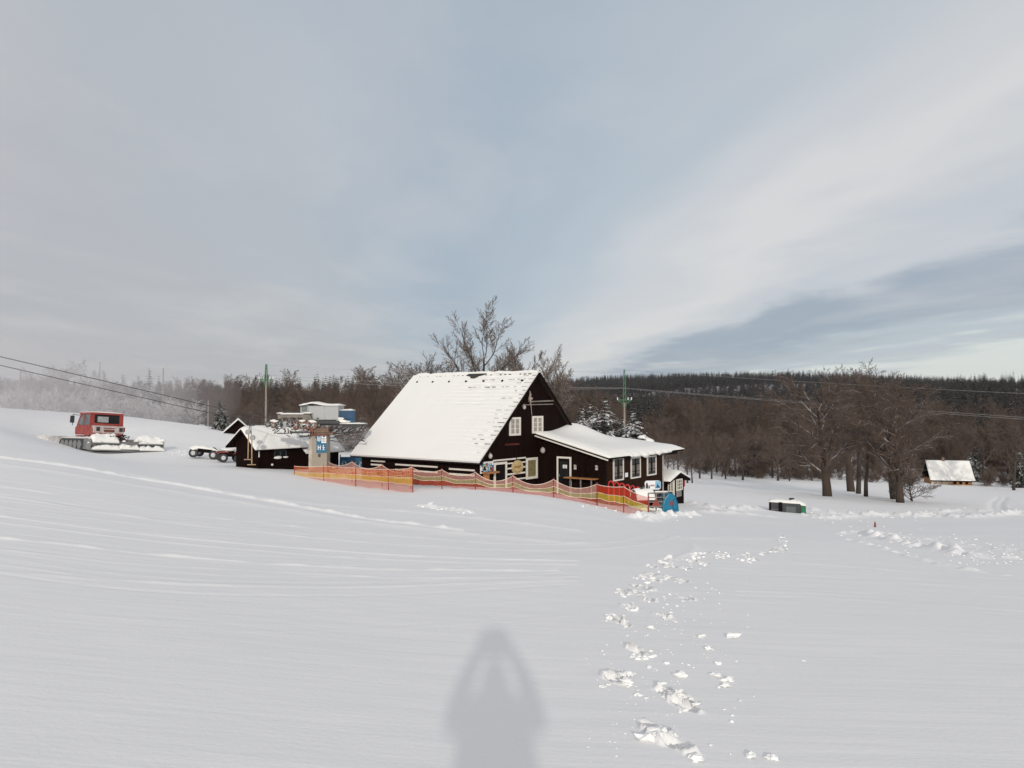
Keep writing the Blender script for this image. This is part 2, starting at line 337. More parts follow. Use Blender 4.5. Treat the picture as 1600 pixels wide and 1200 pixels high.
# ------------------------------------------------------------------ mesh helpers
def tag(o, label, cat, group=None, kind=None):
    o['label'] = label; o['category'] = cat
    if group: o['group'] = group
    if kind: o['kind'] = kind
    return o
def empty(name, loc, label=None, cat=None, group=None, rot=(0, 0, 0)):
    o = bpy.data.objects.new(name, None); o.empty_display_size = .3; o.location = loc; o.rotation_euler = rot; COL.objects.link(o)
    if label: tag(o, label, cat, group)
    return o
class MB:
    def __init__(s): s.v = []; s.f = []; s.m = []; s.cur = 0
    def add(s, vs, fs):
        k = len(s.v); s.v += [Vector(p) for p in vs]; s.f += [tuple(i+k for i in f) for f in fs]; s.m += [s.cur]*len(fs); return s
    def box(s, a, b, M=None):
        (x0, y0, z0), (x1, y1, z1) = a, b
        if x0 > x1: x0, x1 = x1, x0
        if y0 > y1: y0, y1 = y1, y0
        if z0 > z1: z0, z1 = z1, z0
        vs = [Vector(p) for p in ((x0, y0, z0), (x1, y0, z0), (x1, y1, z0), (x0, y1, z0), (x0, y0, z1), (x1, y0, z1), (x1, y1, z1), (x0, y1, z1))]
        if M: vs = [M@p for p in vs]
        return s.add(vs, [(0, 3, 2, 1), (4, 5, 6, 7), (0, 1, 5, 4), (1, 2, 6, 5), (2, 3, 7, 6), (3, 0, 4, 7)])
    def bar(s, a, b, wx, wz=None, up=(0, 0, 1)):
        a, b = Vector(a), Vector(b); wz = wz or wx; d = (b-a); L = d.length; d.normalize(); up = Vector(up)
        if abs(d.dot(up)) > .98: up = Vector((1, 0, 0))
        sx = d.cross(up).normalized(); sz = sx.cross(d)
        vs = [p+sx*i*wx/2+sz*j*wz/2 for p in (a, b) for i, j in ((-1, -1), (1, -1), (1, 1), (-1, 1))]
        return s.add(vs, [(3, 2, 1, 0), (4, 5, 6, 7), (0, 1, 5, 4), (1, 2, 6, 5), (2, 3, 7, 6), (3, 0, 4, 7)])
    def tube(s, pts, r, n=6, r1=None, cap=True):
        pts = [Vector(p) for p in pts]; N = len(pts); rings = []
        rr = [r if r1 is None else r+(r1-r)*i/(N-1) for i in range(N)] if not isinstance(r, (list, tuple)) else r
        ref = Vector((0, 0, 1))
        vs = []
        for i, p in enumerate(pts):
            d = (pts[min(i+1, N-1)]-pts[max(i-1, 0)])
            if d.length < 1e-9: d = Vector((0, 0, 1))
            d.normalize()
            rf = ref if abs(d.dot(ref)) < .95 else Vector((1, 0, 0))
            a = d.cross(rf).normalized(); b = d.cross(a)
            vs += [p+(a*math.cos(2*math.pi*k/n)+b*math.sin(2*math.pi*k/n))*rr[i] for k in range(n)]
        fs = [(i*n+k, i*n+(k+1) % n, (i+1)*n+(k+1) % n, (i+1)*n+k) for i in range(N-1) for k in range(n)]
        if cap: fs += [tuple(range(n))[::-1], tuple((N-1)*n+k for k in range(n))]
        return s.add(vs, fs)
    def cyl(s, a, b, r, n=16, r1=None): return s.tube([a, b], r, n, r if r1 is None else r1)
    def prism(s, poly, off):
        """polygon (3d points) extruded by vector off"""
        n = len(poly); a = [Vector(p) for p in poly]; b = [p+Vector(off) for p in a]
        return s.add(a+b, [tuple(range(n))[::-1], tuple(range(n, 2*n))]+[(i, (i+1) % n, n+(i+1) % n, n+i) for i in range(n)])
    def blob(s, c, r, seed=0, rough=.25, sub=2, sq=(1, 1, 1)):
        bm = bmesh.new(); bmesh.ops.create_icosphere(bm, subdivisions=sub, radius=1)
        rng = random.Random(seed); o = Vector((rng.random()*50, rng.random()*50, rng.random()*50))
        from mathutils import noise
        vs = []
        for v in bm.verts:
            k = 1+rough*2*noise.noise(v.co*1.7+o); vs.append(Vector(c)+Vector((v.co.x*sq[0], v.co.y*sq[1], v.co.z*sq[2]))*r*k)
        fs = [tuple(v.index for v in f.verts) for f in bm.faces]; bm.free()
        return s.add(vs, fs)
    def build(s, name, mats, parent=None, smooth_=False, bevel=0):
        o = mesh_obj(name, s.v, s.f, mats, parent, s.m, smooth_)
        if not smooth_:
            bm = bmesh.new(); bm.from_mesh(o.data); bmesh.ops.recalc_face_normals(bm, faces=bm.faces); bm.to_mesh(o.data); bm.free()
        if bevel:
            md = o.modifiers.new('bevel', 'BEVEL'); md.width = bevel; md.segments = 2; md.limit_method = 'ANGLE'
        return o
def snowcap(mb, poly_fn, nu, nv, th, seed=1, edge=.12, lump=.03):
    """rounded layer of snow: poly_fn(u,v) -> base point"""
    us = np.linspace(0, 1, nu); vs_ = np.linspace(0, 1, nv); top = []; bot = []
    for i, a in enumerate(us):
        for j, b in enumerate(vs_):
            p = Vector(poly_fn(a, b)); e = min(a, 1-a)*nu*.5/1.5; e2 = min(b, 1-b)*nv*.5/1.5
            k = min(1, e, 1)*min(1, e2); k = (1-(1-min(1, e))**2)*(1-(1-min(1, e2))**2)
            q = th*(.35+.65*k)+lump*float(fbm(np.array([a*nu*.35+seed]), np.array([b*nv*.35+seed*3]), seed, 3)[0])*2*k
            top.append(p+Vector((0, 0, max(.01, q)))); bot.append(p)
    N = nu*nv; I = lambda i, j: i*nv+j
    fs = []
    for i in range(nu-1):
        for j in range(nv-1):
            fs.append((I(i, j), I(i+1, j), I(i+1, j+1), I(i, j+1))); fs.append((N+I(i, j), N+I(i, j+1), N+I(i+1, j+1), N+I(i+1, j)))
    for i in range(nu-1):
        fs.append((I(i, 0), N+I(i, 0), N+I(i+1, 0), I(i+1, 0))); fs.append((I(i, nv-1), I(i+1, nv-1), N+I(i+1, nv-1), N+I(i, nv-1)))
    for j in range(nv-1):
        fs.append((I(0, j), I(0, j+1), N+I(0, j+1), N+I(0, j))); fs.append((I(nu-1, j), N+I(nu-1, j), N+I(nu-1, j+1), I(nu-1, j+1)))
    mb.add(top+bot, fs)
# materials for things
def planks(name, c1, c2, width=.18, axis=0, rough=.8, gap=.35):
    m, t = newmat(name); tcn = t.n('ShaderNodeTexCoord'); sp = t.n('ShaderNodeSeparateXYZ', ins={0: tcn.outputs['Object']})
    co = t.math('DIVIDE', sp.outputs[axis] if axis != 3 else t.math('ADD', sp.outputs[0], sp.outputs[1]), width)
    fr = t.math('FRACT', co); idx = t.math('FLOOR', co)
    wn = t.n('ShaderNodeTexWhiteNoise', noise_dimensions='1D', ins={'W': idx})
    mp = t.n('ShaderNodeMapping', ins={'Vector': tcn.outputs['Object']}); mp.inputs['Scale'].default_value = (8, 8, 1) if axis != 2 else (1, 1, 9)
    nz = t.n('ShaderNodeTexNoise', ins={'Vector': mp.outputs[0], 'Scale': 2.5, 'Detail': 5})
    c = t.mix(t.math('MULTIPLY', t.math('ADD', wn.outputs[0], nz.outputs[0]), .5), c1, c2)
    gp = t.math('LESS_THAN', t.math('ABSOLUTE', t.math('SUBTRACT', fr, .5)), .5-.06)
    c = t.mix(t.math('MULTIPLY', t.math('SUBTRACT', 1.0, gp), gap), c, (.003, .003, .003))
    b = pbr(t, c, rough)
    b.inputs['Specular IOR Level'].default_value = .06
    bp = t.n('ShaderNodeBump', ins={'Height': gp, 'Strength': .6, 'Distance': .015}); t.t.links.new(bp.outputs[0], b.inputs['Normal'])
    finish(t, b.outputs[0]); return m
M_WOOD = planks('dark_stained_planks', (.0055, .0022, .0016), (.013, .0055, .004), .2, 3)
M_LOG = planks('dark_logs', (.006, .0025, .002), (.014, .006, .005), .32, 2)
M_BROWN = planks('brown_planks', (.016, .007, .004), (.036, .016, .009), .16, 3)
M_WHITE = simple('white_paint', (.70, .66, .60), .5, .08)
M_GLASS = simple('dark_glass', (.015, .016, .017), .12, .1); M_GLASS.node_tree.nodes['Principled BSDF'].inputs['Specular IOR Level'].default_value = .25
M_CURTAIN = simple('curtained_pane', (.30, .28, .25), .35, .25, 6)
M_GREENGLASS = simple('olive_curtain', (.20, .17, .08), .4, .3, 6)
M_BLACK = simple('black_paint', (.008, .006, .006), .85); M_BLACK.node_tree.nodes['Principled BSDF'].inputs['Specular IOR Level'].default_value = .1
M_STEEL = simple('galvanised_steel', (.30, .30, .30), .45, .2, 4, .6)
M_CONC = simple('concrete', (.25, .215, .185), .85, .15, 2, 0, .3)
M_GREENM = simple('green_steel', (.03, .15, .06), .5)
M_RUST = simple('rusty_red_steel', (.16, .05, .03), .7, .4, 5)
M_RUSTB = simple('brown_beam', (.17, .10, .065), .7, .3, 5)
M_GREYBOX = simple('grey_metal_cabinet', (.36, .37, .38), .5, .05, 1)
M_LOUVER = simple('louver', (.14, .17, .15), .6)
M_BLUE = simple('blue_paint', (.006, .07, .16), .45, .1)
M_BLUESIGN = simple('blue_sign', (.004, .12, .23), .5, .05)
M_TEAL = simple('teal_plastic', (.004, .15, .26), .4, .12)
M_SIGNW = simple('sign_white', (.75, .76, .78), .4, .03)
M_RED = simple('red_lacquer', (.30, .045, .035), .5, .35, 2.5)
M_REDPL = simple('red_plastic', (.50, .02, .02), .4, .15)
M_RUBBER = simple('rubber', (.03, .03, .032), .8, .3)
M_BENCH = simple('orange_wood', (.33, .14, .05), .6, .25, 5)
M_YEL = simple('yellow_plate', (.50, .38, .19), .5, .12, 4)
M_CYAN = simple('pale_blue', (.20, .42, .58), .4, .05)
M_DGREY = simple('dark_grey_plastic', (.032, .035, .038), .5, .2)
M_GREENPL = simple('green_plastic', (.01, .14, .05), .45, .15)
M_ROPE = simple('wire_cable', (.28, .27, .26), .5)
M_DROPE = simple('dark_rope', (.05, .045, .045), .6)
M_HAIR = simple('dark_cloth', (.03, .035, .05), .9)
M_SKIN = simple('skin', (.5, .3, .22), .5, .1)
M_ALPOLE = simple('red_post', (.25, .025, .02), .5, .2)
def corr():
    m, t = newmat('beige_corrugated'); tcn = t.n('ShaderNodeTexCoord'); sp = t.n('ShaderNodeSeparateXYZ', ins={0: tcn.outputs['Object']})
    wv = t.math('SINE', t.math('MULTIPLY', t.math('ADD', sp.outputs[0], sp.outputs[1]), 55.0))
    n = t.n('ShaderNodeTexNoise', ins={'Vector': tcn.outputs['Object'], 'Scale': 3.0, 'Detail': 4})
    c = t.mix(n.outputs[0], (.30, .26, .21), (.42, .37, .31)); b = pbr(t, c, .5)
    bp = t.n('ShaderNodeBump', ins={'Height': wv, 'Strength': .8, 'Distance': .02}); t.t.links.new(bp.outputs[0], b.inputs['Normal'])
    finish(t, b.outputs[0]); return m
M_CORR = corr()
def netmat(name, col, op):
    m, t = newmat(name); tcn = t.n('ShaderNodeTexCoord'); sp = t.n('ShaderNodeSeparateXYZ', ins={0: tcn.outputs['UV']})
    def line(sock, per, wd):
        f = t.math('FRACT', t.math('DIVIDE', sock, per)); return t.math('LESS_THAN', f, wd)
    g = t.math('MAXIMUM', line(sp.outputs[0], .05, op*.62), line(sp.outputs[1], .05, op*.62))
    n = t.n('ShaderNodeTexNoise', ins={'Vector': tcn.outputs['UV'], 'Scale': 1.3, 'Detail': 3})
    c = t.mix(n.outputs[0], tuple(x*.8 for x in col), tuple(min(1, x*1.15) for x in col))
    d = t.n('ShaderNodeBsdfDiffuse', ins={'Color': c}); tl = t.n('ShaderNodeBsdfTranslucent', ins={'Color': c})
    a = t.n('ShaderNodeMixShader', ins={0: .35, 1: d.outputs[0], 2: tl.outputs[0]})
    tr = t.n('ShaderNodeBsdfTransparent')
    mx = t.n('ShaderNodeMixShader', ins={0: g, 1: tr.outputs[0], 2: a.outputs[0]})
    finish(t, mx.outputs[0]); return m
# ------------------------------------------------------------------ chalet
G = Vector((.596, .803, 0)).normalized(); Rv = Vector((-G.y, G.x, 0))
C0 = P(750, 724, 38)                       # near left corner of the eaves
ZB = -4.95
base = Vector((C0.x, C0.y, ZB)); YAW = math.atan2(G.y, G.x)
CH = empty('ski_chalet', base, 'dark timber chalet with huge snow covered saddle roof and low side wing', 'chalet', rot=(0, 0, YAW))
Minv = Matrix.Translation(base)@Matrix.Rotation(YAW, 4, 'Z'); ML = Minv.inverted()
# local: x along gable (right, away), y along ridge (left, away), z up from floor
def loc_plane(px, py, axis, val):
    o = ML@Vector((0, 0, 0)); d = (ML.to_3x3()@ray(px, py)); t = (val-o[axis])/d[axis]; return o+d*t
Wd = 10.5; Ln = 9.57; EZ = C0.z-ZB; AZ = P(843, 582, 42.2).z-ZB
gy = .18                                   # gable wall plane
x0, x1 = .55, Wd-.55
pitch = (AZ-EZ)/(Wd/2)
def rz(x): return EZ+pitch*(x if x < Wd/2 else Wd-x)
EAx = .14
mb = MB(); th = .25
# walls: log front (long) walls + back gable
mb.box((x0, gy+.003, 0), (x0+th, Ln-.35, rz(x0)-.12)); mb.box((x1-th, gy+.003, 0), (x1, Ln-.35, rz(x1)-.12))
mb.build('side_wall', M_LOG, CH)
mb = MB()
for yy in (gy, Ln-.35-.2):
    poly = [(x0-.002, yy, 0), (x1+.002, yy, 0), (x1+.002, yy, rz(x1)-.13), (Wd/2, yy, AZ-.13), (x0-.002, yy, rz(x0)-.13)]
    mb.prism(poly, (0, .2, 0))
mb.build('gable_wall', M_WOOD, CH)
# roof deck
mb = MB()
for sgn in (0, 1):
    ex = 0 if sgn == 0 else Wd
    a = Vector((ex, 0, EZ)); b = Vector((Wd/2, 0, AZ)); n = Vector(((-1 if sgn == 0 else 1)*(AZ-EZ), 0, Wd/2)).normalized()
    mb.prism([a, b, b-n*.10, a-n*.10], (0, Ln, 0))
rf = mb.build('roof', simple('roof_boards', (.010, .006, .005), .95), CH)
# verge trims
mb = MB()
for s_, ex in ((0, 0), (1, Wd)):
    mb.bar((ex, -.015, EZ-.05), (Wd/2, -.015, AZ-.05), .03, .16)
mb.build('verge_board', M_WOOD, rf)
# snow in shallow courses
TIN = simple('bare_tin', (.05, .045, .042), .6)
def roof_snow(side, seams=None):
    mb = MB(); nu, nv = 34, 90
    sgn = -1 if side == 0 else 1; ex = 0 if side == 0 else Wd
    n = Vector((sgn*(AZ-EZ), 0, Wd/2)).normalized()
    sl = Vector((Wd/2-ex, 0, AZ-EZ))
    vs = []; courses = 22
    rows = []
    for k in range(courses):
        rows += [(k/courses+.0005, .0), ((k+.9)/courses, 1.0)]
    for (f, hi) in rows:
        for j in range(nv):
            g = j/(nv-1)
            wear = max(0, 1-abs(g-.0)/.42)*.8 if f > .15 else .35*max(0, 1-g/.3)
            if f > .62: wear = max(wear, .9*max(0, 1-abs(g-.3)/.38))
            wear *= .75+.9*float(vnoise(np.array([g*14.0]), np.array([f*courses*.7]), 3)[0])
            wear = max(0, min(1, wear))
            t_ = .12*(1-wear)+.055*wear + (-.02*wear if hi else 0)+.012*float(vnoise(np.array([g*20.0]), np.array([f*9.0]), 8)[0])
            step = (.035*wear)*(1 if not hi else 0)
            p = Vector((ex, 0, EZ))+sl*f+n*(max(.012, t_+step))+Vector((0, g*(Ln-.06)+.03, 0))
            vs.append(p)
    nr = len(rows); fs = [(i*nv+j, i*nv+j+1, (i+1)*nv+j+1, (i+1)*nv+j) for i in range(nr-1) for j in range(nv-1)]
    N = len(vs)
    bot = []
    for (f, hi) in (rows[0], rows[-1]):
        for j in range(nv): bot.append(Vector((ex, 0, EZ))+sl*f+n*.003+Vector((0, j/(nv-1)*(Ln-.06)+.03, 0)))
    vs += bot
    for j in range(nv-1): fs.append((N+j, N+j+1, j+1, j)); L0 = (nr-1)*nv; fs.append((L0+j, L0+j+1, N+nv+j+1, N+nv+j))
    # verges
    for j in (0, nv-1):
        k = len(vs); ring = []
        for i, (f, hi) in enumerate(rows): vs.append(Vector((ex, 0, EZ))+sl*f+n*.003+Vector((0, j/(nv-1)*(Ln-.06)+.03, 0)))
        for i in range(nr-1): fs.append((i*nv+j, (i+1)*nv+j, k+i+1, k+i))
    mb.add(vs, fs)
    if seams: mb.cur = 1; mb.add(seams.v, seams.f)
    return mb.build('roof_snow', [M_SNOW, TIN], rf)
roof_snow(1)
# dark lines between courses where tin shows, bare patch at ridge, snow guards
mb = MB(); nrm = Vector((-(AZ-EZ), 0, Wd/2)).normalized(); sl = Vector((Wd/2, 0, AZ-EZ))
def on_roof(px, py):   # point on the left roof plane
    o = ML@Vector((0, 0, 0)); d = ML.to_3x3()@ray(px, py); p0 = Vector((0, 0, EZ)); t = (p0-o).dot(nrm)/d.dot(nrm); return o+d*t
rng = random.Random(3)
slots = []
for k in range(22):
    f = (k+.96)/22
    if k > 15 and k % 2:
        c = .33+rng.uniform(-.06, .06); Lh = rng.uniform(.10, .28)
        segs = [(max(.01, c-Lh), min(.95, c+Lh*.9))]
    else: segs = []
    segs.append((0.004, rng.uniform(.06, .17)))
    for a, b in segs:
        y = a
        while y < b:
            e = min(b, y+rng.uniform(.01, .05))
            p = Vector((0, 0, EZ))+sl*f
            hgt = .080+rng.uniform(-.01, .012)
            q0 = p+nrm*.02+Vector((0, y*Ln, 0)); q1 = p+nrm*.02+Vector((0, e*Ln, 0))
            mb.bar(q0+nrm*hgt*.5, q1+nrm*hgt*.5, hgt*1.2, .007+rng.uniform(0, .009), up=sl.normalized())
            y = e+rng.uniform(.006, .05)
roof_snow(0, mb)
for px in (653, 677.5, 703, 729.5, 757, 786, 817):
    p = on_roof(px, 600-(px-653)*.016-.5); mb = MB(); mb.blob(p+nrm*.10, .085, int(px), .2, 1); mb.build('snow_guard', M_BLACK, rf)
mb = MB(); pb = on_roof(742, 591)
mb.add([pb+nrm*.15+Vector((a*.6, b, a*.54)) for a, b in ((.30, -.8), (.30, .55), (.14, .65), (.02, .3), (-.16, .18), (-.18, -.1), (.0, -.25), (.14, -.55))], [tuple(range(8))])
bp_ = mb.build('bare_roof_patch', simple('bare_tin2', (.03, .027, .024), .7), rf)
bm = bmesh.new(); bm.from_mesh(bp_.data); r_ = bmesh.ops.extrude_face_region(bm, geom=bm.faces[:]); bmesh.ops.translate(bm, verts=[e for e in r_['geom'] if isinstance(e, bmesh.types.BMVert)], vec=-nrm*.1); bmesh.ops.recalc_face_normals(bm, faces=bm.faces); bm.to_mesh(bp_.data); bm.free()
# ridge snow with gaps
mb = MB(); snowcap(mb, lambda a, b: (Wd/2-.12+.24*b, .05+(Ln-.1)*a, AZ+.0), 60, 5, .17, 5, lump=.05); mb.build('ridge_snow', M_SNOW, rf, True)
rng = random.Random(8)
for k in range(26):
    y = .4+k*(Ln-.8)/25
    if rng.random() < .8: mb = MB(); mb.box((Wd/2-.25, y, AZ-.10), (Wd/2-.20, y+rng.uniform(.06, .20), AZ-.045)); mb.build('ridge_tile', M_BLACK, rf)
# windows
def window(parent, M, w_, h_, cols, rows, frame=M_WHITE, pane=M_GLASS, fw=.09, shutter=None, name='window', depth=.06):
    """M maps local window plane (x right, z up, y towards outside negative) ; M translates to centre"""
    f = MB(); hw, hh = w_/2, h_/2
    for a, b in (((-hw, 0, -hh), (-hw+fw, -depth, hh)), ((hw-fw, 0, -hh), (hw, -depth, hh)), ((-hw+fw, 0, hh-fw), (hw-fw, -depth, hh)), ((-hw+fw, 0, -hh), (hw-fw, -depth, -hh+fw))): f.box(a, b, M)
    fr = f.build(name, frame, parent)
    p = MB(); p.box((-hw+fw, -.005, -hh+fw), (hw-fw, -.018, hh-fw), M); p.build('pane', pane, fr)
    if cols > 1 or rows > 1:
        m_ = MB()
        for c in range(1, cols):
            x = -hw+fw+(w_-2*fw)*c/cols; k = .045 if c*2 == cols else .014; m_.box((x-k, -.02, -hh+fw), (x+k, -.05, hh-fw), M)
        for r in range(1, rows):
            z = -hh+fw+(h_-2*fw)*r/rows; m_.box((-hw+fw, -.0215, z-.015), (hw-fw, -.042, z+.015), M)
        m_.build('glazing_bar', frame, fr)
    return fr
def TM(x, y, z, rz_=0): return Matrix.Translation((x, y, z))@Matrix.Rotation(rz_, 4, 'Z')
def gp(px, py): return loc_plane(px, py, 1, gy)     # on the gable wall
for (xa, ya, xb, yb) in ((795.3, 651.5, 812.5, 680.5), (831, 649.5, 847.5, 676.8)):
    a = gp(xa, (ya+yb)/2); b = gp(xb, (ya+yb)/2); m_ = gp((xa+xb)/2, ya+.5).z; n_ = gp((xa+xb)/2, yb).z
    window(CH, TM((a.x+b.x)/2, gy-.004, (m_+n_)/2), b.x-a.x, m_-n_, 2, 3, pane=M_CURTAIN, fw=.11)
# lower gable: white framed openings and white chinked logs
def gframe(xa, xb, yt, yb, fw, pane, nm):
    a = gp(xa, yt); b = gp(xb, yt); zt = gp((xa+xb)/2, yt).z; zb = gp((xa+xb)/2, yb).z
    return window(CH, TM((a.x+b.x)/2, gy-.004, (zt+zb)/2), b.x-a.x, zt-zb, 1, 1, pane=pane, fw=fw, name=nm)
gframe(771, 791, 722, 768, .12, M_BLACK, 'service_hatch')
gframe(821.5, 839, 715, 748, .13, M_GREENGLASS, 'window')
mb = MB()
for (xa, ya, xb, yb, wz) in ((770, 720, 806, 716.5, .08), (808, 716.3, 821, 714.8, .08), (792, 724.5, 820.5, 721.5, .07), (792, 732, 820.5, 729.5, .08), (792, 741.5, 820.5, 737.8, .09), (806, 749, 822, 746, .08)):
    a = gp(xa, ya); b = gp(xb, yb); mb.box((a.x, gy-.003, (a.z+b.z)/2-wz/2), (b.x, gy-.03, (a.z+b.z)/2+wz/2))
mb.build('white_chinking', M_WHITE, CH)
mb = MB(); c = gp(807.2, 729.5); n = 28
mb.prism([c+Vector((.52*math.cos(2*math.pi*k/n), -.032, .36*math.sin(2*math.pi*k/n))) for k in range(n)], (0, -.04, 0))
sg = mb.build('oval_sign', M_YEL, CH)
mb = MB()
for k in range(5): mb.box((c.x-.3+k*.13, gy-.075, c.z-.05+.03*math.sin(k*1.9)), (c.x-.2+k*.13, gy-.080, c.z+.07))
mb.prism([c+Vector((.44*math.cos(2*math.pi*k/n), -.0725, -.02+.27*math.sin(2*math.pi*k/n))) for k in range(n//2, n-1)]+[c+Vector((.40*math.cos(2*math.pi*k/n), -.0725, -.02+.23*math.sin(2*math.pi*k/n))) for k in range(n-2, n//2-1, -1)], (0, -.004, 0))
mb.build('lettering', simple('sign_brown', (.28, .14, .06), .5), sg)
# old skis crossed under the peak, pale dried ornament, lamps, red lettering
mb = MB()
a, b = gp(830, 627.5), gp(865, 626); mb.bar((a.x, gy-.06, a.z), (b.x, gy-.06, b.z), .03, .07)
a, b = gp(819, 632.5), gp(863, 631.5); mb.bar((a.x, gy-.06, a.z), (b.x, gy-.06, b.z), .03, .05)
mb.build('wall_ski', simple('weathered_ski', (.20, .17, .15), .6), CH)
mb = MB(); c = gp(826, 622); rng = random.Random(5)
for k in range(16):
    an = rng.uniform(0, 6.28); L_ = rng.uniform(.14, .34)*(1.6 if 1.1 < an < 2 else 1); mb.tube([c+Vector((0, -.06, 0)), c+Vector((math.cos(an)*L_*.5, -.14, math.sin(an)*L_*.6)), c+Vector((math.cos(an)*L_*.8, -.1, math.sin(an)*L_))], .05, 5, .012)
mb.tube([c+Vector((0, -.08, .2)), c+Vector((.12, -.08, -.5)), c+Vector((.2, -.08, -.95))], .025, 5, .015)
mb.build('straw_ornament', simple('pale_straw', (.34, .27, .24), .8), CH)
def lamp(p, nrm_, parent, r=.12):
    mb = MB(); q = Vector(p)+Vector(nrm_)*.16; mb.tube([Vector(p), q+Vector((0, 0, .12)), q], .02, 6); mb.blob(q-Vector((0, 0, .05)), r, 3, .04, 2, (1, 1, 1.25)); return mb.build('wall_lamp', simple('lamp_glass', (.42, .38, .36), .3), parent, True)
lamp(gp(815.5, 634.8), (0, -1, 0), CH, .10); lamp(gp(762.5, 711), (0, -1, 0), CH, .11)
mb = MB(); rng = random.Random(2)
a, b = gp(788.5, 694.8), gp(811, 693.6); n = 13
for k in range(n):
    x = a.x+(b.x-a.x)*k/n; mb.box((x, gy-.02, a.z-.05+(b.z-a.z)*k/n), (x+(b.x-a.x)/n*.65, gy-.035, a.z+.05+(b.z-a.z)*k/n))
mb.build('red_lettering', simple('dark_red', (.10, .012, .010), .6), CH)
# front log wall white chinking strips (long wall, plane x = x0)
def lp(px, py): return loc_plane(px, py, 0, x0)
mb = MB()
for (xa, ya, xb, yb) in ((618, 724.3, 684, 731), (702, 732, 742, 735.5), (580, 719.5, 602, 721.3), (580, 725.3, 598, 727), (618, 733, 684, 739), (702, 740, 742, 743)):
    a, b = lp(xa, ya), lp(xb, yb); zc = (a.z+b.z)/2; mb.box((x0-.003, a.y, zc-.045), (x0-.03, b.y, zc+.045))
mb.build('white_chinking', M_WHITE, CH)
# posters by the corner and orange shelf
for nm, (xa, ya, xb, yb), mt in (('poster', (753, 722, 770, 738), None), ):
    a, b = gp(xa, ya), gp(xb, yb)
    ad = MB(); ad.box((a.x-.15, gy-.004, b.z), (b.x, gy-.04, a.z)); pst = ad.build('poster', M_SIGNW, CH)
    q = MB(); rng = random.Random(9)
    mts = [M_BLUESIGN, M_RED, M_BLACK, M_CYAN, M_YEL, simple('poster_grey', (.25, .24, .26), .5)]
    for k in range(34):
        q.cur = rng.randrange(6); x = a.x-.12+rng.random()*(b.x-a.x-.0); z = b.z+.05+rng.random()*(a.z-b.z-.2); q.box((x, gy-.041, z), (min(b.x, x+rng.uniform(.06, .28)), gy-.044-.001*k, z+rng.uniform(.05, .2)))
    q.build('poster_print', mts, pst)
mb = MB(); a, b = gp(752, 738.5), gp(770, 736.5); mb.box((a.x, gy-.045, a.z-.05), (b.x, gy-.45, a.z+.03)); mb.box((a.x+.1, gy-.045, a.z-.4), (a.x+.16, gy-.4, a.z-.05)); mb.build('counter_shelf', M_BENCH, CH)
# ---- side wing (lean-to against the gable)
ax0 = gp(841, 700).x; axv = ax0-.32                 # wing side wall plane x = ax0
cw = loc_plane(946, 740, 0, ax0); wy = cw.y          # y of the window wall (negative)
xe = loc_plane(1035, 740, 1, wy).x                   # far end of window wall
zTL = gp(836, 676).z; cBL = loc_plane(947, 714.5, 0, axv); ye = wy-.35
zBL = loc_plane(947, 714.5, 1, ye).z; xr_ = loc_plane(1068, 700, 1, ye).x; zBR = loc_plane(1068, 700, 1, ye).z
TRp = P(945, 682.5, 51.2); TRl = ML@TRp
TLl = Vector((axv, gy, zTL)); BLl = Vector((axv, ye, zBL)); BRl = Vector((xr_, ye, zBR)); TRl = Vector((xr_, max(TRl.y, 1.0), TRl.z))
def wing(a, b):   # a: along x 0..1 ; b: 0 eave .. 1 top
    top = TLl.lerp(TRl, a); bot = BLl.lerp(BRl, a); return bot.lerp(top, b)
mb = MB()
def wz(x, y):
    a = (x-axv)/(xr_-axv); yt = TLl.y+(TRl.y-TLl.y)*a; b = (y-ye)/(yt-ye); return wing(a, b).z
mb.prism([(ax0, wy, 0), (ax0, gy-.003, 0), (ax0, gy-.003, wz(ax0, gy)-.17), (ax0, wy, wz(ax0, wy)-.17)], (.15, 0, 0))
mb.build('wing_side_wall', M_WOOD, CH)
mb = MB(); mb.prism([(ax0+.152, wy+.003, -1.4), (xe, wy+.003, -1.4), (xe, wy+.003, wz(xe, wy)-.17), (ax0+.152, wy+.003, wz(ax0+.15, wy)-.17)], (0, .15, 0))
mb.prism([(xe-.15, wy+.156, -1.4), (xe-.15, 1.2, -1.4), (xe-.15, 1.2, wz(xe, 1)-.2), (xe-.15, wy+.156, wz(xe, wy)-.2)], (.15, 0, 0))
mb.build('wing_front_wall', M_BROWN, CH)
mb = MB(); mb.prism([BLl-Vector((0, 0, .16)), BRl-Vector((0, 0, .16)), TRl-Vector((0, 0, .16)), TLl-Vector((0, 0, .16))], (0, 0, .10)); wr = mb.build('wing_roof', M_WOOD, CH)
mb = MB(); mb.bar(TLl+Vector((-.02, .0, -.17)), BLl+Vector((-.02, 0, -.17)), .03, .07); mb.build('white_verge_trim', M_WHITE, wr)
mb = MB()
def wing_snow(a, b):
    p = wing(a, b); p.z -= .058
    return p
nu, nv = 60, 34; base_pts = {}
top = []; bot = []
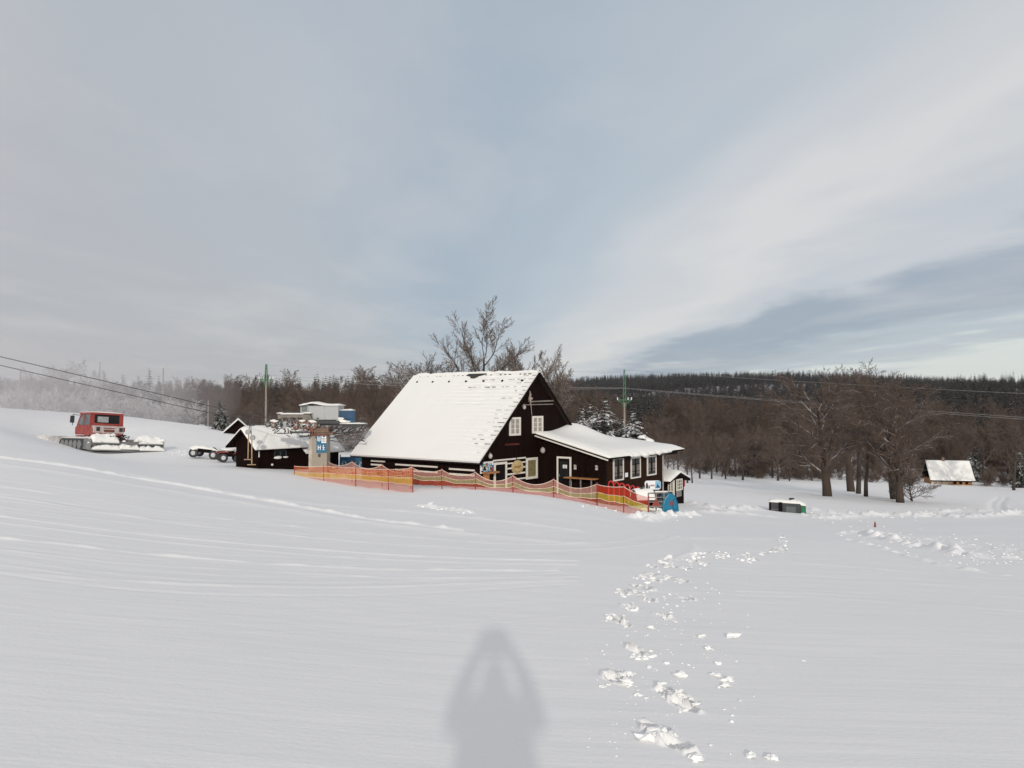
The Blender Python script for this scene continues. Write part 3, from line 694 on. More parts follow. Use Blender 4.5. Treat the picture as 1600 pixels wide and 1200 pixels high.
for i in range(nu):
    for j in range(nv):
        a, b = i/(nu-1), j/(nv-1); p = wing_snow(a, b)
        e = min(a*14, (1-a)*14, b*9, (1-b)*9, 1); k = 1-(1-e)**2
        t_ = .06+.20*k
        pg = p
        # drift that slid off the main roof against the gable's right slope
        dg = math.hypot((p.x-(Wd-1.2))/1.9, (p.y-gy)/1.5); t_ += .62*math.exp(-dg*dg)
        t_ += .05*float(fbm(np.array([a*5]), np.array([b*4]), 21, 2)[0])
        if j == 0: p = p+Vector((0, -.05-.10*abs(math.sin(i*.55))*(1 if .25 < a < .75 else .3), 0))
        low = 0
        if j == 0 and .25 < a < .8: low = .10+.22*max(0, float(vnoise(np.array([a*26.0]), np.array([1.5]), 4)[0]))*2
        top.append(p+Vector((0, 0, t_))); bot.append(p-Vector((0, 0, low if j == 0 else 0)))
N = nu*nv; I = lambda i, j: i*nv+j; fs = []
for i in range(nu-1):
    for j in range(nv-1): fs += [(I(i, j), I(i+1, j), I(i+1, j+1), I(i, j+1)), (N+I(i, j), N+I(i, j+1), N+I(i+1, j+1), N+I(i+1, j))]
    fs += [(I(i, 0), N+I(i, 0), N+I(i+1, 0), I(i+1, 0)), (I(i, nv-1), I(i+1, nv-1), N+I(i+1, nv-1), N+I(i, nv-1))]
for j in range(nv-1): fs += [(I(0, j), I(0, j+1), N+I(0, j+1), N+I(0, j)), (I(nu-1, j), N+I(nu-1, j), N+I(nu-1, j+1), I(nu-1, j+1))]
mb.add(top+bot, fs); mb.build('wing_roof_snow', M_SNOW, wr, True)
# vent on wing roof
vp = ML@P(1003, 690, 50); mb = MB(); mb.box(vp+Vector((-.25, -.2, -.3)), vp+Vector((.15, .2, .2))); vn = mb.build('roof_vent', M_DGREY, wr)
mb = MB(); mb.blob(vp+Vector((0, 0, .28)), .3, 4, .15, 2, (1, 1, .5)); mb.blob(vp+Vector((.7, 0, 0)), .5, 6, .15, 2, (1, 1, .5)); mb.build('vent_snow', M_SNOW, vn, True)
# wing windows
for k, (xa, xb, ya, yb) in enumerate(((957.5, 973.5, 715, 751), (985, 1000, 714, 747), (1010.5, 1024.5, 712, 742.5))):
    a = loc_plane(xa, 730, 1, wy); b = loc_plane(xb, 730, 1, wy); xm = (xa+xb)/2; zt = loc_plane(xm, ya, 1, wy).z; zb = loc_plane(xm, yb, 1, wy).z
    wn_ = window(CH, TM((a.x+b.x)/2, wy, (zt+zb)/2), b.x-a.x, zt-zb, 1, 1, pane=M_GLASS, fw=.075)
    q = MB(); hx = (b.x-a.x)/2-.075; cx = (a.x+b.x)/2
    q.box((cx-.02, wy-.026, zb+.08), (cx+.02, wy-.045, zt-.08))
    for r_ in (1, 2): q.box((cx-hx, wy-.025, zb+(zt-zb)*r_/3-.012), (cx+hx, wy-.04, zb+(zt-zb)*r_/3+.012))
    q.build('glazing_bar', M_BROWN, wn_)
    w2 = (b.x-a.x)/2-.13; cx = (a.x+b.x)/2
    for s_ in (-1, 1): q = MB(); q.box((cx+s_*w2, wy-.019, zb+.25), (cx+s_*w2*.35, wy-.024, (zt+zb)/2+.15)); q.build('curtain', simple('dim_curtain', (.16, .14, .12), .6), wn_)
a = loc_plane(976.5, 739, 1, wy); b = loc_plane(980.8, 745, 1, wy); mb = MB(); mb.box((a.x, wy-.002, a.z), (b.x, wy-.02, b.z)); mb.build('notice', M_SIGNW, CH)
mb = MB(); mb.box((xe, wy-.05, -1.4), (xe+.07, wy+.02, wz(xe, wy)-.2)); mb.build('corner_board', simple('weathered_board', (.42, .40, .37), .7), CH)
mb = MB(); e = BRl; mb.bar(e+Vector((-.5, .15, -.25)), e+Vector((-.5, 1.6, -.35)), .12, .2); mb.tube([e+Vector((-.3, .0, -.3)), e+Vector((-.15, .0, -.55)), e+Vector((.5, .05, -.85))], .05, 8); mb.build('rain_gutter', M_DGREY, wr)
# wing door
def sp_(px, py): return loc_plane(px, py, 0, ax0)
Mr = Matrix.Rotation(R(-90), 4, 'Z')                # window plane facing -x
a, b = sp_(870.5, 714), sp_(893, 714.8); zt = sp_(882, 713.5).z; zb = .05
ym = (a.y+b.y)/2; ww = abs(a.y-b.y)
f = MB(); X = ax0
f.box((X-.003, ym-ww/2, zb), (X-.05, ym-ww/2+.1, zt)); f.box((X-.003, ym+ww/2-.1, zb), (X-.05, ym+ww/2, zt)); f.box((X-.003, ym-ww/2+.1, zt-.1), (X-.05, ym+ww/2-.1, zt))
dr = f.build('door_frame', M_WHITE, CH)
f = MB(); f.box((X-.003, ym-ww/2+.1, zb), (X-.03, ym+ww/2-.1, zt-.1)); door = f.build('door', M_BLACK, dr)
f = MB(); f.box((X-.031, ym-ww/2+.2, zb+.9), (X-.036, ym+ww/2-.2, zt-.25)); f.build('door_glass', M_GLASS, dr)
a, b = sp_(880, 726), sp_(886.5, 731.8); f = MB(); f.box((X-.038, a.y, a.z), (X-.042, b.y, b.z)); pp_ = f.build('paper_notice', M_SIGNW, dr)
f = MB()
for k in range(3): f.box((X-.043, a.y-.05, a.z-.05-k*.05), (X-.0445, b.y+.06, a.z-.065-k*.05))
f.build('notice_text', M_DGREY, pp_)
f = MB(); f.tube([(X-.08, ym+ww/2-.2, zb+1.0), (X-.08, ym+ww/2-.2, zb+1.15)], .02, 6); f.build('door_handle', M_STEEL, dr)
for (px, py) in ((899, 730), (932.5, 731)):
    p = sp_(px, py); f = MB(); f.box((p.x-.002, p.y-.07, p.z-.12), (p.x-.02, p.y+.07, p.z+.12)); f.blob(p+Vector((-.06, 0, .08)), .07, 3, .05, 2); f.blob(p+Vector((-.06, 0, -.06)), .07, 4, .05, 2); f.build('wall_light', simple('pale_fixture', (.45, .42, .40), .4), CH)
lamp(sp_(850.5, 702), (-1, 0, 0), CH, .14)
# long serving board on the terrace
a, b = sp_(888, 745), sp_(936, 749)
f = MB(); f.box((X-.05, a.y, a.z-.03), (X-.5, b.y, a.z+.03)); t_ = empty('terrace_table', Minv@Vector((X-.3, (a.y+b.y)/2, 0)), 'long narrow wooden table against the dark wing wall next to the door', 'table', rot=(0, 0, YAW))
def to_local(mb_, e, frm): 
    Mx = e.matrix_basis.inverted()@frm; mb_.v = [Mx@v for v in mb_.v]; return mb_
to_local(f, t_, Minv).build('table_top', M_BENCH, t_)
for yy in (a.y-.3, (a.y+b.y)/2, b.y+.3):
    f = MB(); f.box((X-.25, yy-.03, 0), (X-.31, yy+.03, a.z-.03)); to_local(f, t_, Minv).build('leg', M_STEEL, t_)
# ------------------------------------------------------------------ small entrance hut right of the wing
hc = P(1055, 786, 46.5); HB = Vector((hc.x, hc.y, hc.z)); HM = Matrix.Translation(HB)@Matrix.Rotation(YAW, 4, 'Z'); HI = HM.inverted()
EH = empty('entrance_hut', HB, 'tiny brown gabled hut with white framed windows at the far end of the wing', 'hut', rot=(0, 0, YAW))
def hpl(px, py, axis, val):
    o = HI@Vector((0, 0, 0)); d = HI.to_3x3()@ray(px, py); t = (val-o[axis])/d[axis]; return o+d*t
hw = hpl(1068.5, 770, 1, 0).x; hl = 2.4; hev = hpl(1045, 752, 1, -.15).z; hap = hpl(1063, 737.5, 1, -.25); he2 = hpl(1079, 747, 1, -.25)
f = MB(); lx = hpl(1045, 752, 1, -.2).x; zl = hev
def hz(x): return zl+(hap.z-zl)*(x-lx)/(hap.x-lx) if x < hap.x else hap.z+(he2.z-hap.z)*(x-hap.x)/(he2.x-hap.x)
f.prism([(0, 0, -.3), (hw, 0, -.3), (hw, 0, hz(hw)-.1), (hap.x, 0, hap.z-.1), (0, 0, hz(0)-.1)], (0, hl, 0)); f.build('wall', M_WOOD, EH)
f = MB(); f.prism([(lx, -.25, zl-.02), (hap.x, -.25, hap.z-.02), (he2.x, -.25, he2.z-.02), (he2.x, -.25, he2.z-.16), (hap.x, -.25, hap.z-.16), (lx, -.25, zl-.14)], (0, hl+.4, 0)); hr = f.build('roof', M_WOOD, EH)
f = MB(); snowcap(f, lambda a, b: ((lx+(he2.x-lx)*a), -.3+(hl+.5)*b, hz(lx+(he2.x-lx)*a)-.015), 22, 14, .2, 3); f.build('roof_snow', M_SNOW, hr, True)
a, b = hpl(1056.3, 749, 1, 0), hpl(1065.2, 765, 1, 0)
window(EH, TM((a.x+b.x)/2, -.003, (a.z+b.z)/2), b.x-a.x, a.z-b.z, 3, 3, fw=.07)
f = MB(); a, b = hpl(1056.5, 767, 1, 0), hpl(1064.5, 775, 1, 0); f.box((a.x, -.003, a.z), (b.x, -.02, b.z)); f.build('notice_board', simple('grey_notice', (.22, .21, .21), .6), EH)
a, b = hpl(1044, 752, 0, 0), hpl(1053, 769, 0, 0); zt, zb = a.z-.0, b.z
window(EH, Matrix.Translation((-.003, (a.y+b.y)/2, (zt+zb)/2))@Matrix.Rotation(R(-90), 4, 'Z'), abs(a.y-b.y), abs(zt-zb), 2, 3, fw=.07)
f = MB(); f.box((-.004, .02, -.2), (-.05, .14, zb)); f.box((-.004, .02, zb), (-.045, .12, zt+.1)); f.build('corner_post', M_WHITE, EH)
f = MB(); c = hpl(1071, 755, 1, 0); f.box((hw+.003, .0, c.z-.2), (hw+.2, .1, c.z+.2)); f.build('red_light', M_RED, EH)
# ------------------------------------------------------------------ lift hut on the left
LC = P(402, 735, 43.5); LB = Vector((LC.x, LC.y, LC.z-.3)); LM = Matrix.Translation(LB)@Matrix.Rotation(YAW, 4, 'Z'); LI = LM.inverted()
LH = empty('lift_hut', LB, 'low black timber hut with stepped snowy roof behind the lift column', 'hut', rot=(0, 0, YAW))
def lpl(px, py, axis, val):
    o = LI@Vector((0, 0, 0)); d = LI.to_3x3()@ray(px, py); t = (val-o[axis])/d[axis]; return o+d*t
ev = lpl(402, 701, 0, 0).z; ap = lpl(380, 670, 0, -.2); lf = lpl(356, 697, 0, -.2); gl = lpl(369, 700, 0, 0).y
x1_ = lpl(474, 720, 1, 0).x; x2_ = lpl(529, 720, 1, 0).x
def lz(y, dz=0):
    return (ev+(ap.z-ev)*(y+.25)/(ap.y+.25) if y < ap.y else ap.z+(lf.z-ap.z)*(y-ap.y)/(lf.y-ap.y))+dz
f = MB(); f.prism([(0, 0, -1), (0, gl, -1), (0, gl, lz(gl)-.12), (0, ap.y, ap.z-.12), (0, 0, lz(0)-.12)], (x1_, 0, 0))
f.prism([(x1_+.002, .0, -1), (x1_+.002, gl, -1), (x1_+.002, gl, lz(gl)-.5), (x1_+.002, ap.y, ap.z-.5), (x1_+.002, 0, lz(0)-.42)], (x2_-x1_, 0, 0)); f.build('wall', M_WOOD, LH)
f = MB(); sec = lambda x, dz: [(x, -.28, lz(-.28)+dz), (x, ap.y, ap.z+dz), (x, lf.y, lf.z+dz), (x, lf.y, lf.z-.1+dz), (x, ap.y, ap.z-.12+dz), (x, -.28, lz(-.28)-.1+dz)]
f.prism(sec(-.35, 0), (x1_+.45, 0, 0)); f.prism(sec(x1_+.11, -.36), (x2_-x1_+.1, 0, 0)); lr = f.build('roof', M_WOOD, LH)
f = MB(); snowcap(f, lambda a, b: (-.38+(x1_+.5)*a, -.33+(lf.y+.33)*b, lz(-.33+(lf.y+.33)*b)+.004), 30, 24, .17, 6); snowcap(f, lambda a, b: (x1_-.1+(x2_-x1_+.36)*a, -.36+(lf.y+.36)*b, lz(-.36+(lf.y+.36)*b)-.355), 20, 24, .16, 9); f.build('roof_snow', M_SNOW, lr, True)
a, b = lpl(428, 704, 1, 0), lpl(447, 715, 1, 0)
window(LH, TM((a.x+b.x)/2, -.003, (a.z+b.z)/2), b.x-a.x, a.z-b.z, 2, 1, frame=M_DGREY, fw=.06)
f = MB(); f.blob(((a.x+b.x)/2-.2, -.1, b.z+.04), .2, 3, .2, 2, (1.5, .4, .45)); f.blob(((a.x+b.x)/2+.35, -.08, b.z+.04), .12, 5, .2, 2, (1.5, .4, .45)); f.build('sill_snow', M_SNOW, LH, True)
c = lpl(402, 705, 1, 0)
f = MB(); f.box((.05, -.02, c.z-.35), (.11, -.06, c.z+.1)); f.build('thermometer', M_SIGNW, LH)
c = lpl(424.5, 726, 1, 0); f = MB(); f.blob((c.x, -.05, c.z), .07, 4, .02, 2); f.build('wall_lamp', M_SIGNW, LH, True)
# small shed behind it
sb = P(372, 680, 72); SH = empty('garden_shed', sb, 'small dark shed with snowy gable roof far left behind the lift hut', 'shed', rot=(0, 0, R(20)))
f = MB(); f.prism([(-1.1, 0, -.8), (1.1, 0, -.8), (1.1, 0, .35), (0, 0, 1.35), (-1.1, 0, .35)], (0, 3, 0)); f.build('wall', M_WOOD, SH)
f = MB(); f.prism([(-1.5, -.25, .05), (0, -.25, 1.45), (1.5, -.25, .05), (1.5, -.25, -.07), (0, -.25, 1.33), (-1.5, -.25, -.07)], (0, 3.5, 0)); r_ = f.build('roof', M_WOOD, SH)
f = MB(); snowcap(f, lambda a, b: (-1.52+3.04*a, -.2+3.45*b, 1.47-abs(-1.52+3.04*a)*.935), 17, 14, .14, 3); f.build('roof_snow', M_SNOW, r_, True)
# ------------------------------------------------------------------ lift drive station
D = 42.0
def Q(px, py, d=D): return P(px, py, d)
pxm = D/F
sb = Q(497, 748); ST = empty('lift_station', sb, 'drag lift drive station, beige column carrying grey cabinet, blue motor and sheaves', 'ski lift')
def SBx(f, xa, ya, xb, yb, d0, d1):     # axis aligned box spanning pixels at depth d0
    a, b = Q(xa, ya, d0)-sb, Q(xb, yb, d0)-sb; f.box((a.x, a.y, a.z), (b.x, a.y+d1, b.z)); return f
f = MB(); SBx(f, 487.5, 680, 510.5, 752, D, .75); col_ = f.build('column', M_CORR, ST)
f = MB(); SBx(f, 482.5, 680, 487.4, 752, D+.08, .6); f.build('column_edge', simple('beige_post', (.42, .38, .32), .6), col_)
f = MB(); SBx(f, 497, 709, 500.5, 714, D-.05, .06); f.build('junction_box', M_DGREY, col_)
f = MB(); SBx(f, 494.5, 679.3, 502, 692.3, D-.04, .035); SBx(f, 494.5, 692.6, 510, 707.5, D-.04, .035); sgn_ = f.build('blue_sign', M_BLUESIGN, ST)
f = MB(); SBx(f, 502.3, 679.3, 509.5, 692.2, D-.04, .035); s2 = f.build('white_sign', M_SIGNW, ST)
f = MB()
for (xa, ya, xb, yb) in ((496, 681, 497.2, 689), (498, 683, 499, 690), (499.8, 681, 500.8, 689), (497, 684.5, 500, 685.5),
                         (0, 0, 0, 0), (496.5, 696, 497.6, 703), (498, 698.5, 499.6, 700), (500, 696, 501.1, 703), (504.5, 695.5, 506, 697.3), (504.8, 697.8, 505.8, 702), (503.3, 698.5, 504.5, 699.4), (506, 699, 507.6, 700), (504, 702, 506.8, 703)):
    if not xa: f.build('pictogram', M_SIGNW, sgn_); f = MB(); continue
    SBx(f, xa, ya, xb, yb, D-.046, .005)
f.build('pictogram', M_SIGNW, sgn_)
f = MB(); SBx(f, 504.5, 681, 507.5, 683.2, D-.046, .005); SBx(f, 503.5, 685, 508.5, 685.8, D-.046, .005); SBx(f, 503.5, 687, 507.5, 687.8, D-.046, .005); SBx(f, 503.5, 689, 508.3, 689.8, D-.046, .005); f.build('sign_text', M_DGREY, s2)
f = MB(); SBx(f, 485, 669, 513, 675, D-.1, .95); SBx(f, 486, 676, 520, 679.5, D-.02, .8); f.build('cross_beam', M_RUSTB, ST)
f = MB(); SBx(f, 484, 668, 489, 680, D-.2, .25); SBx(f, 489, 678.5, 513, 680.5, D-.15, .2); f.build('bracket', M_RUST, ST)
# cabinet
f = MB(); SBx(f, 482, 634, 528.5, 656, D+.2, 1.5); cb = f.build('machine_cabinet', M_GREYBOX, ST, bevel=.02)
f = MB(); SBx(f, 469.5, 632, 481.9, 650, D+.45, 1.2); cb2 = f.build('cabinet_side', M_GREYBOX, cb)
f = MB()
for k in range(8): SBx(f, 471, 634+k*1.15, 479.5, 634.9+k*1.15, D+.43, .05)
f.build('louver', M_LOUVER, cb)
f = MB(); SBx(f, 506.6, 635, 507.5, 656, D+.19, .02); SBx(f, 482.5, 634.2, 528, 635, D+.19, .02); SBx(f, 482.5, 655, 528, 655.8, D+.19, .02); f.build('door_seam', M_STEEL, cb)
f = MB(); a = Q(467, 633.8, D+.1)-sb; b = Q(529, 633.8, D+.1)-sb
snowcap(f, lambda u_, v_: (a.x+(b.x-a.x)*u_, a.y+1.8*v_, a.z+(.12*math.exp(-((u_-.33)/.2)**2))), 34, 10, .10, 3, lump=.02); f.build('cabinet_snow', M_SNOW, cb, True)
# platform and catwalk
f = MB(); SBx(f, 495, 657, 530, 662, D+.1, 1.6); SBx(f, 500, 662.3, 570, 664.8, D+.3, .9); SBx(f, 535, 665, 563, 667, D+.3, .3)
for k in range(5): a_ = Q(520+k*9, 665, D+.3)-sb; f.bar(a_, a_+Vector((-.5, .2, -.35)), .05)
f.build('platform', M_DGREY, ST)
f = MB(); a2 = Q(529, 662.4, D+.2)-sb; b2 = Q(569, 662.6, D+.2)-sb; snowcap(f, lambda u_, v_: (a2.x+(b2.x-a2.x)*u_, a2.y+1.0*v_, a2.z), 20, 8, .06, 4, lump=.02)
for k, (px, py, r) in enumerate(((533, 657.5, .2), (538, 659, .2), (532, 654, .16))): f.blob(Q(px, py, D+.3)-sb, r, k, .3, 2, (1.4, 1, .4))
f.build('platform_snow', M_SNOW, ST, True)
f = MB(); SBx(f, 530, 641.5, 551, 655, D+.5, .8); SBx(f, 541, 655, 552, 660, D+.5, .7); mt_ = f.build('motor', M_BLUE, ST, bevel=.04)
f = MB()
for k in range(9): SBx(f, 531.5+k*2.1, 643.5, 532.2+k*2.1, 653, D+.47, .03)
f.build('cooling_fin', simple('dark_blue', (.01, .05, .12), .5), mt_)
f = MB(); a3 = Q(530, 641.3, D+.5)-sb; b3 = Q(551, 641.3, D+.5)-sb; snowcap(f, lambda u_, v_: (a3.x+(b3.x-a3.x)*u_, a3.y+.8*v_, a3.z), 12, 8, .07, 8); f.build('motor_snow', M_SNOW, mt_, True)
# left jib with sheaves
f = MB(); SBx(f, 437, 648.5, 484, 652.5, D-.1, .35); SBx(f, 434, 647.6, 440, 654, D-.12, .45); SBx(f, 473, 647.6, 484, 656, D-.12, .5)
for xa in (441, 452, 464, 478): f.bar(Q(xa, 652, D)-sb, Q(xa+2, 664, D)-sb, .09)
f.bar(Q(441, 664, D)-sb, Q(500, 664, D)-sb, .12, .10); f.bar(Q(455, 671, D)-sb, Q(500, 671, D)-sb, .1, .08); f.bar(Q(484, 650, D)-sb, Q(487, 672, D)-sb, .2)
f.build('jib', simple('grey_brown_steel', (.16, .14, .12), .6, .3), ST)
f = MB(); a4 = Q(432, 647.4, D-.15)-sb; b4 = Q(486, 647.4, D-.15)-sb; snowcap(f, lambda u_, v_: (a4.x+(b4.x-a4.x)*u_, a4.y+.55*v_, a4.z+(.05 if u_ < .13 or u_ > .78 else 0)), 30, 7, .075, 2, lump=.015)
for k, (px, py, r) in enumerate(((427, 657.5, .16), (429.5, 658, .14), (472, 657.5, .14), (486, 658, .15), (490, 659, .15), (466, 673, .1), (478, 680, .09), (475, 663, .08), (450, 668, .08), (437, 668, .07))): f.blob(Q(px, py, D-.2)-sb, r, k+3, .3, 2, (1.3, 1, .45))
f.build('jib_snow', M_SNOW, ST, True)
def sheave(px, py, r, mt, d=D-.18):
    c_ = Q(px, py, d)-sb; f = MB(); n = 22
    f.tube([c_+Vector((0, k, 0)) for k in (-.05, -.03, -.028, .028, .03, .05)], [r, r, r*.88, r*.88, r, r], n, cap=True)
    o = f.build('sheave', mt, ST)
    f = MB(); f.cyl(c_+Vector((0, -.056, 0)), c_+Vector((0, -.08, 0)), r*.3, 12); 
    for k in range(5):
        an = k*1.257; f.bar(c_+Vector((math.cos(an)*r*.3, -.06, math.sin(an)*r*.3)), c_+Vector((math.cos(an)*r*.85, -.06, math.sin(an)*r*.85)), .03, .03)
    f.build('hub', M_STEEL, o)
for px, py, r, mt in ((419, 663, .16, M_DGREY), (427.5, 664, .2, M_RUSTB), (436.5, 664, .22, M_DGREY), (446, 664, .2, M_STEEL), (453.5, 663, .2, M_DGREY), (463, 664, .22, M_RUST), (471.5, 664, .22, M_RUSTB), (480.5, 664, .24, M_RUST), (490, 664, .22, M_RUSTB), (470, 672, .13, M_STEEL), (478, 672, .13, M_RUST)): sheave(px, py, r, mt)
f = MB(); f.tube([Q(433, 677.5, D-.3)-sb, Q(458, 676.5, D-.3)-sb, Q(484, 675.5, D-.3)-sb], .03, 6); f.bar(Q(457, 675.5, D-.3)-sb, Q(486, 675.5, D-.3)-sb, .12, .1); f.bar(Q(468, 682, D-.3)-sb, Q(483, 681.5, D-.3)-sb, .08, .1)
f.build('cable_guide', M_DGREY, ST); f = MB(); f.tube([Q(520, 678, D+.3)-sb, Q(560, 674, D+.3)-sb, Q(568, 664, D+.3)-sb], .03, 6); f.build('cable_guide', M_DGREY, ST)
rng = random.Random(11); f = MB()
for k in range(44):
    x_, y_ = rng.uniform(428, 500), rng.uniform(656, 680)
    f.bar(Q(x_, y_, D+rng.uniform(-.3, .5))-sb, Q(x_+rng.uniform(-8, 8), y_+rng.uniform(-7, 7), D+rng.uniform(-.3, .5))-sb, rng.uniform(.02, .06))
f.build('linkage', simple('linkage_steel', (.10, .08, .07), .6, .4), ST)
f = MB()
for k in range(26):
    x_, y_ = rng.uniform(512, 566), rng.uniform(664, 690)
    f.bar(Q(x_, y_, D+.6+rng.uniform(0, .9))-sb, Q(min(570, x_+rng.uniform(8, 26)), y_+rng.uniform(-6, 6), D+.6+rng.uniform(0, .9))-sb, rng.uniform(.03, .06))
f.build('return_frame', simple('frame_steel', (.12, .10, .09), .6, .4), ST)
# two tow bars hanging
for i, (px, yt, yr_, yb, xb) in enumerate(((391.5, 651, 675, 718, 388.5), (393, 652, 684, 726, 393.5))):
    o0 = Q(px, yt, 41.5); TB = empty('tow_bar', o0, ('left wooden tow bar hanging from the lift rope in front of the hut gable', 'right, lower wooden tow bar hanging from the lift rope before the hut gable')[i], 'tow bar', 'tow bars on the lift')
    q = lambda x_, y_: Q(x_, y_, 41.5)-o0
    f = MB(); f.tube([q(px, yt), q(px-1, (yt+yr_)/2), q(xb, yr_)], .018, 6); f.build('hanger', M_DGREY, TB)
    f = MB(); c_ = q(xb+(1 if i else -1), yr_); f.cyl(c_+Vector((0, -.07, 0)), c_+Vector((0, .07, 0)), .14, 16); f.build('reel', M_STEEL, TB)
    f = MB(); f.bar(q(xb, yr_+3), q(xb+(0 if i else -1), yb-1), .05); f.bar(q(xb-7, yb), q(xb+6, yb), .05, .045); f.build('bar', simple('pale_wood%d' % i, (.36, .24, .14), .6), TB)
# ropes of the lift
def wire(pts, r, name, label, mt, sag=0, grp=None):
    f = MB(); L = []
    for (a_, b_) in zip(pts[:-1], pts[1:]):
        for k in range(25):
            t = k/24; p = a_.lerp(b_, t); p = Vector(p); p.z -= sag*4*t*(1-t); L.append(p)
    f.tube(L, r, 5, cap=False); o = f.build(name, mt, None, True); tag(o, label, 'cable', grp); return o
wire([P(-420, 458, 46), P(322, 633, 43.5), P(440, 657, 42)], .022, 'lift_rope', 'upper dark rope of the drag lift running from station to left edge', M_DROPE, .0, 'ropes of the drag lift')
wire([P(-420, 475, 45), P(322, 644, 42.5), P(440, 664, 41.7)], .020, 'lift_rope', 'lower dark rope of the drag lift running from station to left edge', M_DROPE, .0, 'ropes of the drag lift')
# ------------------------------------------------------------------ safety nets
M_NO = netmat('net_orange', (.72, .19, .07), .54); M_NY = netmat('net_yellow', (.85, .50, .12), .66); M_NR = netmat('net_red', (.72, .26, .17), .52)
M_NP = netmat('net_pale', (.80, .42, .34), .44); M_NYP = netmat('net_pale_yellow', (.70, .58, .30), .48); M_NRD = netmat('net_dark_red', (.58, .13, .08), .56)
M_NRED = netmat('net_bright_red', (.72, .08, .04), .52); M_NYB = netmat('net_bright_yellow', (.80, .58, .08), .50)
M_CORD = simple('net_cord', (.75, .60, .50), .6)
def net_fence(posts, mats, label, sag=.12, seed=1, bands=(.36, .64)):
    b0 = P(*[posts[0][0], posts[0][2], posts[0][3]]); FE = empty('safety_net_fence', b0, label, 'net fence', 'safety net fences')
    pts = [(P(px, yt, d), P(px, yb, d)) for (px, yt, yb, d) in posts]
    for (t, b_) in pts:
        f = MB(); f.cyl(b_-b0-Vector((0, 0, .5)), t-b0+Vector((0, 0, .06)), .024, 8); f.build('post', M_ALPOLE, FE)
    rng = random.Random(seed); vs = []; fs = []; mi = []; uv = []; s = 0; nseg = 12; cols = []
    for i, ((t0, b0_), (t1, b1)) in enumerate(zip(pts[:-1], pts[1:])):
        sg_ = sag*rng.uniform(.6, 1.3)*(t1-t0).length/2.2; bulge = rng.uniform(-.06, .06)
        for k in range(nseg+(1 if i == len(pts)-2 else 0)):
            t = k/nseg; q = 4*t*(1-t); top = t0.lerp(t1, t)-Vector((0, 0, sg_*q)); bot = b0_.lerp(b1, t)+Vector((0, 0, .03*math.sin(k)))-Vector((0, 0, .05))
            n_ = Vector((0, -1, 0))
            cols.append((top-b0, bot-b0, s+t*(t1-t0).length, n_*(bulge*q+.012)))
        s += (t1-t0).length
    rows = [0, .08, .22, bands[0], .5, bands[1], .82, 1]
    for (tp, bt, ss, off) in cols:
        for r_ in rows:
            p = tp.lerp(bt, r_)+off*math.sin(math.pi*min(1, r_+.15)); vs.append(p); uv.append((ss, (bt-tp).length*(1-r_)))
    nr = len(rows)
    for i in range(len(cols)-1):
        for j in range(nr-1):
            fs.append((i*nr+j, (i+1)*nr+j, (i+1)*nr+j+1, i*nr+j+1)); m_ = 0 if rows[j+1] <= bands[0]+1e-6 else (1 if rows[j+1] <= bands[1]+1e-6 else 2); mi.append(m_)
    o = mesh_obj('net', vs, fs, mats, FE, mi, True)
    ul = o.data.uv_layers.new(name='UVMap')
    for l in o.data.loops: ul.data[l.index].uv = uv[l.vertex_index]
    f = MB()
    for jj in (0, 3, 5):
        f.tube([vs[i*nr+jj]+Vector((0, -.008, 0)) for i in range(len(cols))], .011 if jj else .014, 5, cap=False)
    f.build('cord', M_CORD, FE)
    return FE
net_fence([(460, 728.5, 750, 41.5), (506, 728.5, 756, 40), (556, 731, 758, 38.6), (607, 733.5, 763, 37), (645, 731, 771, 35)], [M_NO, M_NY, M_NR], 'orange and yellow safety net in front of the lift column, left end of the fencing', .02, 2)
net_fence([(511, 720, 741, 42.5), (550, 721.5, 744, 41), (597, 726, 749, 39.5), (642, 729.5, 755, 38), (690.5, 734, 758, 36.6), (743, 738, 763, 35.4), (801.5, 743, 768.5, 34.8), (865, 749, 777, 34), (933, 756, 789, 33.2)], [M_NP, M_NYP, M_NRD], 'long pale sagging safety net along the chalet front', .30, 3)
net_fence([(933.3, 757, 789, 33.1), (974.5, 760.5, 799, 32.2), (1013, 777, 811, 31.2)], [M_NRED, M_NYB, M_NR], 'bright red and yellow safety net in front of the teal machine', .08, 5)
# red sled rings behind the net
for k in range(6):
    bx = P(956+k*7.6, 786, 35.8+.15*k); h = .93-.05*k; f = MB()
    n = 12; w_ = .13
    pts = [Vector((-w_, 0, 0))]+[Vector((-w_*math.cos(math.pi*j/n), 0, h-w_+w_*1.7*math.sin(math.pi*j/n))) for j in range(n+1)]+[Vector((w_, 0, 0))]
    f.tube(pts, .035, 6)
    o = f.build('sled_hoop', M_REDPL); o.location = bx; o.rotation_euler = (R(-8), 0, R(10-14*k)); tag(o, 'red hoop leaning in a row behind the net, number %s from the left' % ('one', 'two', 'three', 'four', 'five', 'six')[k], 'sled', 'red sled hoops behind the net')
